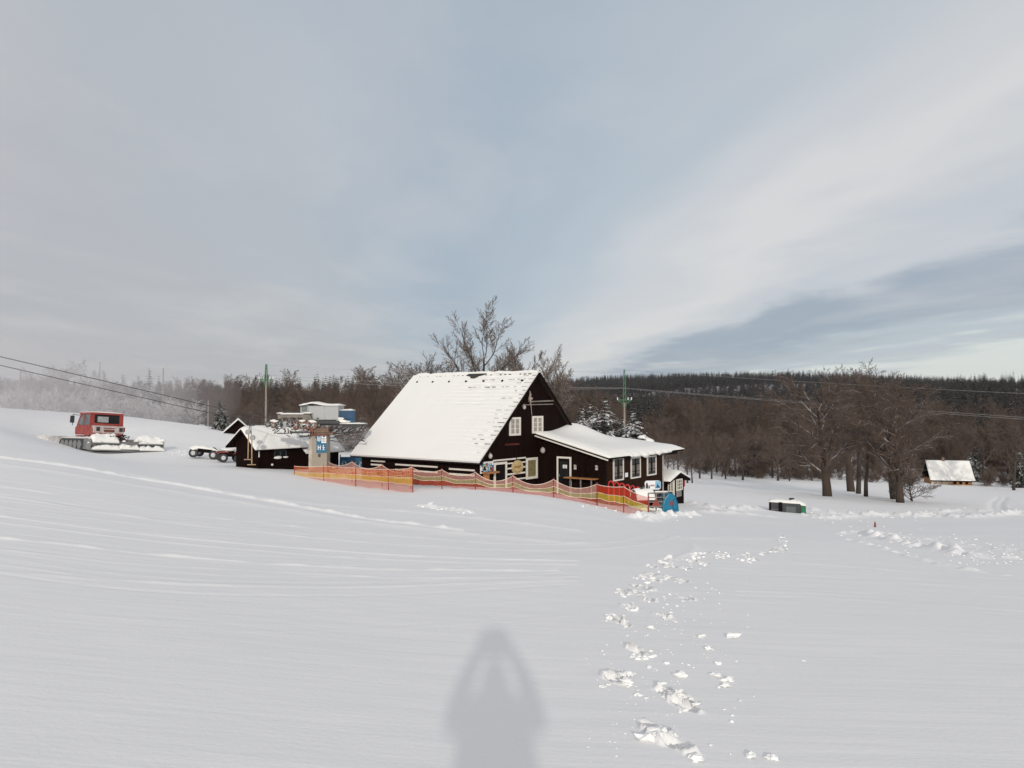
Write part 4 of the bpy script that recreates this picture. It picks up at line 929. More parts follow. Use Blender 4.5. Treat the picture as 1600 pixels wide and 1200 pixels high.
# ------------------------------------------------------------------ teal machine (children's lift drive)
D2 = 35.5; b0 = P(1025, 797, D2); TM_ = empty('rope_tow_machine', b0, 'rope tow machine with teal half round hood, snowy drum and sign on top', 'rope tow', rot=(0, 0, R(12)))
RI = TM_.matrix_basis.inverted()
def q2(px, py, dd=0): return RI@P(px, py, D2+dd)
def arch(f, c_, r, x0_, x1_, n=18, a0=0, a1=180):
    pts = [Vector((0, math.cos(R(a0+(a1-a0)*k/n))*r, math.sin(R(a0+(a1-a0)*k/n))*r)) for k in range(n+1)]
    f.prism([c_+p+Vector((x0_, 0, 0)) for p in pts], (x1_-x0_, 0, 0))
f = MB(); cT = q2(1044, 794); n = 20; rr = .78
hood = [Vector((-.50, 0, -.15))]+[Vector((-.50+.0+(1.05)*(k/n), 0, .0)) for k in ()]
prof = [(-.52, -.15), (-.48, .25), (-.35, .52), (-.15, .70), (.05, .77), (.25, .70), (.42, .52), (.55, .22), (.62, -.15)]
f.prism([cT+Vector((x*.74, -.25, z*.95)) for x, z in prof], (0, .7, 0)); hd = f.build('teal_hood', M_TEAL, TM_, bevel=.05)
f = MB(); f.box(cT+Vector((-.02, -.262, .15)), cT+Vector((.16, -.252, .36))); f.build('warning_sticker', simple('sticker', (.20, .04, .05), .5), hd)
f = MB(); cc = cT+Vector((.24, -.258, .2)); f.tube([cc+Vector((.13*math.cos(k/10*6.283), 0, .26*math.sin(k/10*6.283))) for k in range(11)], .015, 5, cap=False); f.build('hatch_rim', simple('teal_dark', (.003, .06, .11), .5), hd)
f = MB(); cD = q2(1003, 780)
f.prism([cD+Vector((-.40*1, math.cos(R(a_))*.45, math.sin(R(a_))*.48-.05)) for a_ in range(0, 181, 12)], (.95, 0, 0)); dm = f.build('drum_cover', M_DGREY, TM_)
f = MB(); snowcap(f, lambda a_, b_: (cD.x-.42+.9*a_, cD.y+math.cos(R(175-170*b_))*.46*-1*-1, cD.z-.04+math.sin(R(5+170*b_))*.49), 12, 18, .07, 4, lump=.02); f.build('drum_snow', M_SNOW, dm, True)
f = MB(); rng = random.Random(4)
x_a, x_b = q2(1008, 790).x, q2(1034, 790).x; zb_, zt_ = q2(1015, 800).z, q2(1015, 769).z
for x_ in (x_a, (x_a+x_b)/2, x_b):
    for y_ in (-.3, .35): f.bar((x_, y_, zb_), (x_, y_, zt_), .05)
for z_ in np.linspace(zb_+.1, zt_, 5): f.bar((x_a, -.3, z_), (x_b+.2, -.3, z_), .045); f.bar((x_a, .35, z_), (x_b, .35, z_), .045)
for k in range(9): f.bar((x_a+rng.random()*.8, -.3+rng.random()*.4, zb_+rng.random()*.7), (x_a+rng.random()*.8, -.3+rng.random()*.4, zb_+rng.random()*.8), .035)
f.build('frame', simple('grey_frame', (.20, .18, .17), .5, .4), TM_)
f = MB(); c_ = q2(1019.5, 783); f.prism([c_+Vector(p) for p in ((-.17, -.36, -.17), (.22, -.36, -.17), (.02, -.36, .17))], (0, .02, 0)); f.build('warning_triangle', M_RED, TM_)
f = MB()
for k in range(6): f.blob(q2(1006+k*5, 795+(k % 2)*1.5, -.2), .14, k, .3, 2, (1.3, 1, .5))
for k in range(7): f.blob(q2(1012+k*4.5, 768.3, 0), .10, k+9, .3, 2, (1.6, 1, .4))
f.build('frame_snow', M_SNOW, TM_, True)
f = MB(); f.box(q2(1008, 790)+Vector((.15, -.1, 0)), q2(1008, 790)+Vector((.75, .3, .4))); f.cyl(q2(1014, 775, .1), q2(1014, 775, .5), .17, 16); f.build('gearbox', M_BLACK, TM_)
# sign board on top
f = MB(); a, b = q2(1006.5, 765), q2(1033.5, 751)
def rrect(xa, xb, za, zb, y, r=.12, n=5):
    P_ = []
    for (cx, cz, s0) in ((xb-r, zb-r, 0), (xa+r, zb-r, 90), (xa+r, za+r, 180), (xb-r, za+r, 270)):
        P_ += [Vector((cx+r*math.cos(R(s0+90*k/n)), y, cz+r*math.sin(R(s0+90*k/n)))) for k in range(n+1)]
    return P_
yq = a.y-.1
f.prism(rrect(a.x, b.x, a.z, b.z, yq), (0, .06, 0)); sgb = f.build('sign_board', M_SIGNW, TM_)
w_ = b.x-a.x; h_ = b.z-a.z
f = MB(); f.cur = 0; f.prism([Vector((a.x+w_*u_, yq-.003, a.z+h_*v_)) for u_, v_ in ((.62, .12), (.94, .12), (.985, .3), (.985, .75), (.93, .96), (.66, .96))], (0, -.006, 0))
f.cur = 1; f.prism([Vector((a.x+w_*u_, yq-.012, a.z+h_*v_)) for u_, v_ in ((.68, .22), (.95, .2), (.9, .35), (.84, .45), (.79, .68), (.74, .45))], (0, -.006, 0))
f.cur = 2; f.prism([Vector((a.x+w_*u_, yq-.003, a.z+h_*v_)) for u_, v_ in ((.05, .15), (.2, .15), (.2, .5), (.14, .8), (.07, .75))], (0, -.006, 0)); f.prism([Vector((a.x+w_*u_, yq-.003, a.z+h_*v_)) for u_, v_ in ((.22, .15), (.31, .15), (.29, .5), (.24, .5))], (0, -.006, 0))
f.cur = 3
for k in range(6): f.box((a.x+w_*(.34+k*.045), yq-.003, a.z+h_*.38), (a.x+w_*(.37+k*.045), yq-.008, a.z+h_*.55))
f.build('sign_print', [M_CYAN, simple('navy', (.02, .05, .14), .5), M_DGREY, M_RED], sgb)
f = MB(); f.bar((a.x+.15, yq+.03, a.z), (a.x+.15, yq+.03, a.z-.35), .05); f.bar((b.x-.15, yq+.03, a.z), (b.x-.15, yq+.03, a.z-.35), .05); f.tube([(a.x-.45, yq, a.z-.1), (a.x-.1, yq, a.z+.1), (a.x, yq, a.z+.2)], .04, 6); f.build('sign_post', M_DGREY, TM_)
# ------------------------------------------------------------------ dark container with green end
a = P(1201.5, 802, 51.5); b = P(1259.5, 806.5, 50.7); e = (b-a); L_ = math.hypot(e.x, e.y); BN = empty('planter_box', Vector((a.x, a.y, a.z-.1)), 'long dark grey box with green end panel and snow on top, alone in the snow', 'storage box', rot=(0, 0, math.atan2(e.y, e.x)))
H_ = .86; dz = (b.z-a.z)
f = MB(); f.prism([(0, 0, -.3), (L_-.3, 0, -.3+dz), (L_-.3, 0, H_+dz*.8), (0, 0, H_)], (0, 1.0, 0)); bd = f.build('box_body', M_DGREY, BN, bevel=.03)
f = MB(); f.prism([(L_-.298, -.01, -.3+dz), (L_, -.01, -.3+dz), (L_, -.01, H_-.1+dz*.8), (L_-.298, -.01, H_+dz*.8-.05)], (0, 1.02, 0)); f.build('green_end', M_GREENPL, BN, bevel=.03)
f = MB(); f.box((.62, -.05, -.2), (.86, 1.02, H_+.02)); f.box((.04, -.03, -.2), (.14, .0, H_-.03)); f.build('strap', M_BLACK, BN)
f = MB(); f.box((1.1, -.012, .1), (1.7, -.004, H_-.25)); f.box((.1, -.012, .35), (.6, -.004, .41)); f.build('side_panel', simple('panel_grey', (.09, .10, .11), .5), bd)
f = MB(); snowcap(f, lambda u_, v_: (L_*u_, -.02+1.04*v_, H_+dz*.8*u_-(.10 if u_ > .85 else 0)), 26, 10, .19, 7, lump=.05); f.build('box_snow', M_SNOW, bd, True)
f = MB(); f.cyl((1.45, .45, H_+.1), (1.45, .45, H_+.26), .17, 14); f.build('lid_hole', M_BLACK, bd)
# orange stake
sp = hit(1366, 824); f = MB(); f.tube([sp+Vector((0, 0, -.1)), sp+Vector((.03, 0, .26))], .035, 6, .02); f.bar(sp+Vector((.06, 0, 0)), sp+Vector((.05, 0, .2)), .03, .05); o = f.build('marker_stake', simple('red_brown', (.22, .07, .04), .7)); tag(o, 'short reddish stake sticking out of the snow right of the grey box', 'stake')
# blue banner between hut and chalet
b0 = P(552, 735, 50); BN2 = empty('banner_fence', b0, 'blue advertising banner between the lift hut and the chalet', 'banner')
f = MB(); a, b = P(531, 733, 50)-b0, P(580, 708, 50)-b0; f.box((a.x, 0, a.z), (b.x, .06, b.z-.25)); pb2 = f.build('banner', simple('banner_blue', (.02, .12, .22), .5), BN2)
f = MB(); rng = random.Random(12)
for k in range(16): x_ = a.x+.1+rng.random()*(b.x-a.x-.4); z_ = a.z+.15+rng.random()*(b.z-a.z-.7); f.box((x_, -.01, z_), (x_+rng.uniform(.06, .3), -.002, z_+rng.uniform(.05, .18)))
f.build('banner_print', simple('print_pale', (.45, .55, .62), .5), pb2)
for k in range(4): x_ = a.x+(b.x-a.x)*k/3; f = MB(); f.bar((x_, .09, a.z-.2), (x_, .09, b.z-.1), .06); f.build('post', M_STEEL, BN2)
# ------------------------------------------------------------------ power poles
def pole(px, yt, yg, d, label, w0=.11, w1=.17, green=True, arms=True, lat=28):
    b = P(px, yg, d); zt = P(px, yt, d).z; PO = empty('power_pole', b, label, 'power pole', 'power poles'); H = zt-b.z
    hc = H-(lat/F*d if green else 0)
    f = MB(); f.cyl((0, 0, -1), (0, 0, hc), w1, 12, w0); f.build('shaft', M_CONC, PO)
    if green:
        f = MB(); wq = .20
        for sx_ in (-1, 1):
            for sy_ in (-1, 1): f.bar((sx_*wq, sy_*wq, hc-.6), (sx_*.07, sy_*.07, H), .06)
        for k in range(6):
            t0 = k/6; t1 = (k+1)/6; wa = wq+(.07-wq)*t0; wb = wq+(.07-wq)*t1; za = hc+(H-hc)*t0; zb_ = hc+(H-hc)*t1
            for s_ in (-1, 1): f.bar((-wa, s_*wa, za), (wb, s_*wb, zb_), .035); f.bar((s_*wa, -wa, za), (s_*wb, wb, zb_), .035)
        f.build('lattice_top', M_GREENM, PO)
    if arms:
        za = hc+.1 if green else H-.3
        f = MB(); f.bar((-1.0, 0, za+.25), (1.0, 0, za+.25), .1); f.bar((-1.0, 0, za+.25), (0, 0, za-.4), .06); f.bar((1.0, 0, za+.25), (0, 0, za-.4), .06); f.build('crossarm', M_GREENM if green else M_CONC, PO)
        for x_ in (-.95, .95, .5): f = MB(); f.tube([(x_, 0, za+.25), (x_, 0, za+.4), (x_, 0, za+.42), (x_, 0, za+.62)], [.05, .11, .05, .08], 8); f.build('insulator', M_SIGNW, PO)
    return PO
pole(415, 569, 690, 105, 'concrete power pole with green lattice top left of the chalet')
pole(976, 577, 700, 105, 'concrete power pole with green lattice top above the snowy spruces', lat=52)
pole(155, 566, 642, 112, 'thin pale pole in the mist, tallest of those above the groomer', .07, .10, False, False)
pole(31, 580, 640, 112, 'thin pale pole in the mist near the left edge', .07, .10, False, False)
pole(254, 575, 655, 118, 'thin pale pole in the mist beside the tall misty spruces', .08, .12, False, False)
pole(325, 625, 668, 95, 'short thin pole at the wood edge left of the lift hut', .07, .1, False, False)
g_ = 'power line wires'
wire([P(415, 590, 105), P(976, 607, 105)], .018, 'power_wire', 'lower wire between the two green topped power poles', M_ROPE, .6, g_)
wire([P(415, 586, 106), P(976, 606, 106)], .018, 'power_wire', 'upper wire between the two green topped power poles', M_ROPE, .4, g_)
wire([P(976, 607, 105), P(1620, 656.5, 76), P(2100, 700, 60)], .016, 'power_wire', 'lowest of the close pair of wires running right from the pole', M_ROPE, .12, g_)
wire([P(976, 606, 106), P(1620, 653.5, 77), P(2100, 695, 61)], .016, 'power_wire', 'upper of the close pair of wires running right from the pole', M_ROPE, .10, g_)
wire([P(976, 578, 105), P(1620, 616, 76), P(2100, 650, 60)], .015, 'power_wire', 'single high wire running from the pole top to the right edge', M_ROPE, .15, g_)
wire([P(415, 570, 105), P(700, 583, 105), P(976, 578, 105)], .009, 'power_wire', 'faint thin wire joining the tops of the two lattice poles', M_ROPE, .15, g_)
# ------------------------------------------------------------------ snow groomer
gb = P(152, 706, 55); gz = gb.z
GR = empty('snow_groomer', (gb.x, gb.y, zg(gb.x, gb.y)+.0), 'red snow groomer seen from behind, its tiller caked with snow', 'snow groomer', rot=(R(-1), R(4), R(51)))
GR.scale = (.9, .9, .92)
def trackmesh(x_):
    f = MB(); prof = [(-2.3, .35), (-2.15, .1), (-1.8, 0), (1.8, 0), (2.2, .12), (2.4, .45), (2.2, .78), (1.8, .88), (-1.8, .88), (-2.15, .75)]
    f.prism([(x_-.55, y, z) for y, z in prof], (1.1, 0, 0)); o = f.build('track', M_DGREY, GR)
    f = MB()
    for k in range(26):
        y = -1.9+k*.152; f.box((x_-.58, y, .881), (x_+.58, y+.05, .93))
    for k in range(9): f.box((x_-.57, -2.36, .12+k*.085), (x_+.57, -2.30, .15+k*.085))
    f.build('grouser', simple('snowy_alu', (.5, .5, .5), .5, .3, 6), o)
    f = MB()
    for y in (-1.6, -.8, 0, .8, 1.6): f.cyl((x_-.60, y, .42), (x_-.552, y, .42), .33, 16)
    f.build('road_wheel', M_STEEL, o)
    f = MB(); snowcap(f, lambda a, b: (x_-.5+1.0*a, -1.8+3.6*b, .93), 8, 18, .08, 4, lump=.06); f.build('track_snow', M_SNOW, o, True)
trackmesh(-1.45); trackmesh(1.45)
f = MB(); f.box((-.88, -2.2, .45), (.88, 2.2, 1.15)); f.box((-1.2, -1.72, 1.151), (1.2, -.2, 1.7)); f.build('chassis', simple('snowy_red', (.32, .10, .08), .6, .4, 3), GR, bevel=.04)
# cab: lower red body, pillars, roof, glass
f = MB(); f.prism([(-1.22, -1.4, 1.2), (-1.22, 1.5, 1.2), (-1.22, 1.55, 1.75), (-1.22, 1.2, 1.95), (-1.22, -1.4, 1.95)], (2.44, 0, 0)); cabb = f.build('cab_body', M_RED, GR, bevel=.06)
f = MB()
for s_ in (-1, 1):
    f.bar((s_*1.12, -1.3, 1.9), (s_*1.1, -1.25, 2.85), .30, .16, up=(0, 1, 0)); f.bar((s_*1.13, 1.25, 1.9), (s_*1.08, .75, 2.85), .12, .12); f.bar((s_*1.13, .1, 1.9), (s_*1.10, .0, 2.85), .08, .1)
f.box((-1.2, -1.42, 2.78), (1.2, .85, 2.92)); f.box((-1.02, -1.41, 1.951), (1.02, -1.3, 2.1)); f.build('cab_pillar', M_RED, cabb)
f = MB(); f.prism([(-.98, -1.33, 2.1), (-.98, -1.30, 2.77), (.98, -1.30, 2.77), (.98, -1.33, 2.1)], (0, .02, 0)); f.build('rear_window', M_GLASS, cabb)
f = MB(); f.box((-.72, -1.36, 2.18), (.1, -1.345, 2.62)); f.build('window_reflection_panel', simple('painted_reflection', (.35, .35, .36), .3), cabb)  # pale sheet before the rear glass, a reflection put in as colour
f = MB()
for s_ in (-1, 1): f.prism([(s_*1.16, -1.1, 1.96), (s_*1.16, 1.2, 1.96), (s_*1.11, .75, 2.77), (s_*1.11, -1.1, 2.77)], (-s_*.02, 0, 0))
f.prism([(-1.0, 1.27, 1.96), (1.0, 1.27, 1.96), (1.0, .82, 2.77), (-1.0, .82, 2.77)], (0, -.02, 0)); f.build('side_window', simple('pale_glass', (.14, .15, .16), .15), cabb)
f = MB(); snowcap(f, lambda a, b: (-1.22+2.44*a, -1.44+2.3*b, 2.921), 14, 12, .08, 4); f.build('roof_snow', M_SNOW, cabb, True)
# engine cover/rear panel with lights
f = MB(); f.box((-1.15, -1.75, 1.35), (1.15, -1.42, 1.92)); rp = f.build('rear_panel', simple('snowy_panel', (.50, .42, .41), .7, .3, 4), GR, bevel=.03)
f = MB(); f.box((-.35, -1.77, 1.45), (.45, -1.751, 1.62)); f.box((-.35, -1.77, 1.7), (.45, -1.751, 1.76)); f.build('grille', M_RUST, rp)
for x_ in (-.8, .95):
    f = MB(); f.box((x_-.13, -1.78, 1.5), (x_+.13, -1.751, 1.8)); f.build('tail_light', M_DGREY, rp)
f = MB(); f.box((1.22, -1.5, 1.5), (1.38, -1.3, 1.85)); f.build('side_lamp', M_RED, rp)
for s_ in (-1, 1):
    f = MB(); f.bar((s_*1.15, 1.0, 2.7), (s_*1.6, 1.1, 2.75), .04); f.bar((s_*1.6, 1.1, 2.75), (s_*1.6, 1.1, 1.9), .04); f.box((s_*1.48, 1.07, 2.1), (s_*1.78, 1.15, 2.65)); f.build('mirror', M_DGREY, GR)
# blade
f = MB(); prof = [(0, 0), (.12, .3), (.1, .7), (-.02, 1.0), (-.08, 1.0), (.02, .7), (.04, .3), (-.08, 0)]
f.prism([(-2.4, 3.3+y, z+.05) for y, z in prof], (4.8, 0, 0))
for s_ in (-1, 1): f.prism([(s_*2.4, 3.3+y, z+.05) for y, z in prof], (s_*.7, .5, 0)); f.bar((s_*.7, 2.1, .6), (s_*.7, 3.3, .45), .15)
bl = f.build('blade', simple('snowy_blade', (.55, .54, .53), .6, .3, 3), GR)
# tiller
TX = .65
f = MB(); f.box((TX-2.75, -3.7, .35), (TX+2.75, -3.0, .75)); f.cyl((TX-2.75, -3.35, .3), (TX+2.75, -3.35, .3), .28, 14); f.box((TX-2.8, -4.3, .03), (TX+2.8, -3.6, .10)); f.bar((-.5, -2.2, .8), (-.3, -3.1, .9), .15); f.bar((.5, -2.2, .8), (.3, -3.1, .9), .15)
f.box((TX-2.83, -3.9, .1), (TX-2.75, -2.95, .85)); f.box((TX+2.75, -3.9, .1), (TX+2.83, -2.95, .85)); f.box((TX-2.7, -4.02, .55), (TX+2.7, -3.95, .62)); tl_ = f.build('tiller', M_STEEL, GR)
f = MB(); rng = random.Random(6)
for (xa, xb, sd_) in ((-2.7, -.75, 5), (.75, 2.7, 15)):
    snowcap(f, lambda a, b: (TX+xa+(xb-xa)*a, -4.05+1.2*b, .60+.30*math.sin(math.pi*min(1, b*1.2))), 22, 14, .34, sd_, lump=.10)
    snowcap(f, lambda a, b: (TX+xa+(xb-xa)*a, -4.35+.5*b, .10), 26, 8, .3, sd_+3, lump=.10)
snowcap(f, lambda a, b: (TX-.8+1.6*a, -4.3+1.0*b, .15), 16, 10, .3, 25, lump=.12)
for k in range(26): f.blob((TX+rng.uniform(-2.7, 2.7), rng.uniform(-4.35, -3.2), rng.uniform(.25, .95)), rng.uniform(.06, .17), k, .5, 2, (1.3, 1, .7))
f.build('tiller_snow', M_SNOW, tl_, True)
f = MB()
for k in range(8): f.tube([(rng.uniform(-.8, .8), -3.6, .8), (rng.uniform(-.8, .8), -3.9, 1.15), (rng.uniform(-.9, .9), -3.7, rng.uniform(.9, 1.25))], .03, 5)
f.tube([(-.75, -3.8, .95), (-.1, -3.9, .7), (.35, -3.8, 1.25)], .045, 6); f.build('hydraulic_hose', M_BLACK, tl_)
# snow cloud thrown around and mound by the groomer handled by the mist below
# ------------------------------------------------------------------ quad bikes and trailer
def wheel(parent, c_, r, w_=.16):
    f = MB(); c_ = Vector(c_); n = 20
    f.tube([c_+Vector((0, k, 0)) for k in (-w_/2, -w_/2+.02, w_/2-.02, w_/2)], [r*.85, r, r, r*.85], n); o = f.build('tyre', M_RUBBER, parent)
    f = MB(); f.cyl(c_+Vector((0, -w_/2-.01, 0)), c_+Vector((0, w_/2+.01, 0)), r*.5, 12); f.build('rim', simple('snowy_rim', (.45, .45, .45), .5), o)
tb = P(322, 716, 50); TRL = empty('timber_trailer', tb, 'black two wheeled trailer frame half buried in snow left of the lift hut', 'trailer', rot=(0, R(6), 0))
for x_ in (-.72, .60): wheel(TRL, (x_, -.35, .3), .30); wheel(TRL, (x_, .6, .3), .30)
f = MB(); f.bar((-.9, -.2, .45), (1.3, -.2, .4), .09); f.bar((-.9, .5, .45), (1.3, .5, .4), .09)
for x_ in (-.5, 0, .5, 1.0): f.bar((x_, -.25, .42), (x_, .55, .42), .08)
f.box((-.35, -.3, .45), (.45, .5, .62)); f.bar((.1, -.1, .6), (.5, -.1, .75), .06); f.bar((.5, -.1, .75), (.75, -.2, .6), .05); f.build('frame', M_BLACK, TRL)
f = MB(); snowcap(f, lambda a, b: (-1.05+1.9*a, -.3+.9*b, .56+.06*math.sin(4*a)), 18, 10, .16, 3, lump=.06); f.blob((-.75, -.35, .58), .16, 4, .2, 2, (1.6, 1, .5)); f.build('snow_load', M_SNOW, TRL, True)
qb = P(358, 722, 48.5); QB = empty('quad_bike', qb, 'red quad bike parked against the left end of the lift hut', 'quad bike', rot=(0, R(4), R(30)))
for x_ in (-.45, .5): wheel(QB, (x_, -.4, .28), .28, .22); wheel(QB, (x_, .4, .28), .28, .22)
f = MB(); f.prism([(-.6, -.25, .35), (.75, -.25, .35), (.8, -.25, .6), (.4, -.25, .62), (.2, -.25, .72), (-.1, -.25, .65), (-.65, -.25, .68)], (0, .5, 0)); f.build('body', M_BLACK, QB, bevel=.03)
f = MB()
for s_ in (-1, 1):
    for x_ in (-.45, .5): f.prism([(x_-.35, s_*.42-.13, .52), (x_-.22, s_*.42-.13, .66), (x_+.2, s_*.42-.13, .67), (x_+.33, s_*.42-.13, .55), (x_+.2, s_*.42-.13, .62), (x_-.2, s_*.42-.13, .61)], (0, .26, 0))
f.prism([(.35, -.28, .6), (.8, -.28, .55), (.75, -.28, .85), (.5, -.28, .92)], (0, .56, 0)); f.build('fender', M_RED, QB)
f = MB(); f.tube([(.35, -.4, 1.02), (.4, -.15, .95), (.4, .15, .95), (.35, .4, 1.02)], .025, 6); f.bar((.4, 0, .95), (.5, 0, .7), .05); f.build('handlebar', M_BLACK, QB)
f = MB(); f.blob((-.1, 0, .78), .3, 5, .15, 2, (1.5, .8, .35)); f.blob((.6, 0, .97), .2, 7, .15, 2, (1, 1, .4)); f.build('seat_snow', M_SNOW, QB, True)
# ------------------------------------------------------------------ farmhouse on the right
fb = P(1486, 759, 160); px_ = 160/F
FH = empty('farmhouse', fb + Vector((.8, 0, 0)), 'timber farmhouse with steep snow covered roof beyond the big trees on the right', 'house', rot=(0, 0, R(-14))); FH.scale = (.80, .9, .92)
f = MB(); f.box((-5.6, 0, -1), (4.1, 6, 1.45)); f.build('wall', planks('ochre_logs', (.32, .15, .07), (.5, .26, .12), .3, 2), FH)
f = MB(); f.box((-5.61, -.03, -.9), (-.8, 0, 1.3)); f.build('plaster_wall', simple('plaster', (.5, .40, .30), .8), FH)
f = MB(); f.box((-5.9, -.5, -1), (4.4, -.05, .28)); f.box((3.2, -.9, -1), (5.6, -.52, -.2)); f.build('stone_plinth', simple('plinth', (.55, .40, .26), .8, .25, 1.5), FH)
f = MB()
f.prism([(-6.1, -.9, 1.25), (-6.1, 3, 5.5), (-6.1, 6.9, 1.25), (-6.1, 6.9, 1.05), (-6.1, 3, 5.3), (-6.1, -.9, 1.05)], (10.6, 0, 0)); fr_ = f.build('roof', M_WOOD, FH)
f = MB(); snowcap(f, lambda a, b: (-6.1+10.65*a, -.95+3.95*b, 1.22+4.3*b), 30, 20, .22, 4, lump=.03); snowcap(f, lambda a, b: (-6.1+10.65*a, 3+3.95*b, 5.52-4.3*b), 30, 20, .22, 9, lump=.03); f.build('roof_snow', M_SNOW, fr_, True)
f = MB(); f.box((4.08, .1, 1.45), (4.12, .12, 1.5)); f.prism([(4.0, .0, 1.4), (4.0, 6, 1.4), (4.0, 3, 5.1)], (.12, 0, 0)); f.build('gable', M_BROWN, FH)
for k, x_ in enumerate((-4.6, -3.0, -.0, 1.4, 2.8)): window(FH, TM(x_, -.04 if k < 2 else -.003, .75), .7, .8, 2, 2, pane=M_BLACK, frame=M_BROWN if k > 1 else M_WHITE, fw=.08)
f = MB(); f.blob((4.2, -.8, -.05), .9, 3, .2, 2, (1.5, .6, .35)); f.build('lean_to_snow', M_SNOW, FH, True)
f = MB(); f.box((-2.1, 2.7, 5.0), (-1.5, 3.3, 6.2)); ch = f.build('chimney', simple('brick', (.22, .13, .1), .8), fr_)
# ------------------------------------------------------------------ bare trees
class Tree:
    def __init__(s, seed): s.r = random.Random(seed); s.trunk = MB(); s.crown = MB()
    def vec(s, k): return Vector((s.r.gauss(0, 1), s.r.gauss(0, 1), s.r.gauss(0, 1)))*k
    def limb(s, p, d, L, r0, lev, spec):
        nseg = (7, 6, 5, 3, 2)[min(lev, 4)]; pts = [p.copy()]; d = d.normalized(); rads = [r0]; dirs = [d.copy()]
        wob = spec['wob'][min(lev, 4)]; upb = spec['up'][min(lev, 4)]
        for k in range(nseg):
            d = (d+s.vec(wob)+Vector((0, 0, upb))).normalized(); pts.append(pts[-1]+d*L/nseg); dirs.append(d.copy())
            rads.append(max(spec['rmin'], r0*(1-(k+1)/nseg*(.88 if lev == 0 else .8))))
        sides = (10, 7, 5, 3, 3)[min(lev, 4)]
        s.crown.cur = 0 if lev <= 2 else 1
        (s.trunk if lev == 0 else s.crown).tube(pts, rads, sides, cap=(lev == 0))
        if lev >= spec['levels']: return
        nch = spec['n'][lev]
        for c in range(nch):
            t = spec['t0'][lev]+(1-spec['t0'][lev])*(c+s.r.random())/nch; t = min(t, .995); i = min(int(t*nseg), nseg-1); ft = t*nseg-i
            q = pts[i].lerp(pts[i+1], ft); dd = dirs[i+1]; a = s.r.uniform(*spec['ang'][lev])
            az_ = c*2.4+s.r.uniform(-.5, .5); rf_ = Vector((0, 0, 1)) if abs(dd.z) < .9 else Vector((1, 0, 0)); e1 = dd.cross(rf_).normalized(); e2 = dd.cross(e1)
            nd = dd*math.cos(a)+(e1*math.cos(az_)+e2*math.sin(az_))*math.sin(a)
            rr_ = rads[i]+(rads[i+1]-rads[i])*ft
            s.limb(q, nd, L*spec['len'][lev]*s.r.uniform(.7, 1.15)*(1-.42*t if lev else (1-.25*t)), rr_*spec['rad'][lev], lev+1, spec)
def spec(**kw):
    d = dict(levels=4, n=[13, 8, 8, 6], t0=[.28, .22, .15, .1], ang=[(.6, 1.15), (.4, .9), (.4, 1.0), (.4, 1.0)], len=[.62, .5, .45, .42], rad=[.46, .5, .5, .6],
             wob=[.06, .11, .12, .13, .12], up=[.05, .05, .03, .02, .0], rmin=.010)
    d.update(kw); return d
SP = {
 'round': spec(n=[13, 9, 8, 7]),
 'tall': spec(n=[22, 7, 7, 6], t0=[.3, .2, .15, .1], len=[.34, .5, .5, .45], ang=[(.5, .95), (.4, .8), (.4, .9), (.4, 1)], up=[.02, .10, .04, .02, 0]),
 'fork': spec(n=[9, 12, 9, 8], t0=[.35, .25, .15, .1], ang=[(.45, .9), (.3, .7), (.3, .7), (.3, .7)], len=[.8, .42, .45, .45], rad=[.62, .45, .5, .6], up=[.03, .09, .05, .02, 0]),
 'wide': spec(n=[17, 10, 9, 8], wob=[.025, .11, .12, .13, .12], t0=[.24, .15, .12, .1], ang=[(.6, 1.25), (.4, .9), (.4, 1), (.4, 1)], len=[.78, .5, .45, .42], up=[.04, .03, .02, .0, -.02]),
 'bush': spec(levels=3, n=[16, 10, 9], t0=[.02, .1, .1], ang=[(.3, 1.2), (.4, .9), (.4, 1)], len=[.85, .55, .5], rad=[.6, .5, .6], rmin=.014),
}
protos = {}
def proto(key, seed, kind, L, r, rmin=None):
    t = Tree(seed); sp_ = dict(SP[kind]); 
    if rmin: sp_['rmin'] = rmin
    t.limb(Vector((0, 0, -.3)), Vector((t.r.uniform(-.04, .04), t.r.uniform(-.04, .04), 1)), L, r, 0, sp_)
    def mk(mb_, nm):
        me = bpy.data.meshes.new(nm); me.from_pydata([tuple(v) for v in mb_.v], [], mb_.f); me.polygons.foreach_set('use_smooth', np.ones(len(me.polygons), bool)); me.materials.append(None); me.materials.append(None); me.polygons.foreach_set('material_index', np.array(mb_.m, np.int32)); me.update(); return me
    H = max(v.z for v in t.crown.v)
    protos[key] = (mk(t.trunk, 'trunk'), mk(t.crown, 'crown'), H)
proto('r1', 1, 'round', 8.5, .25, .013); proto('r2', 2, 'round', 8, .26, .013); proto('r3', 13, 'round', 9, .24, .014); proto('r4', 14, 'round', 9, .42, .013)
proto('w1', 3, 'wide', 9, .44, .012); proto('w2', 23, 'wide', 8.5, .42, .012)
proto('t1', 4, 'tall', 14, .34, .014); proto('t2', 5, 'tall', 13, .24, .014)
proto('f1', 41, 'fork', 8, .34, .009); proto('f2', 17, 'fork', 7, .20, .010)
proto('b1', 8, 'bush', 3.2, .10, .016); proto('b2', 9, 'bush', 3.0, .09, .016)
matvar = {}
def withmat(me, mt):
    ms = mt if isinstance(mt, tuple) else (mt, mt)
    k = (me.name, ms[0].name, ms[1].name)
    if k not in matvar:
        m2 = me.copy()
        if len(m2.materials) == 2: m2.materials[0] = ms[0]; m2.materials[1] = ms[1]
        else: m2.materials.clear(); m2.materials.append(ms[0])
        matvar[k] = m2
    return matvar[k]
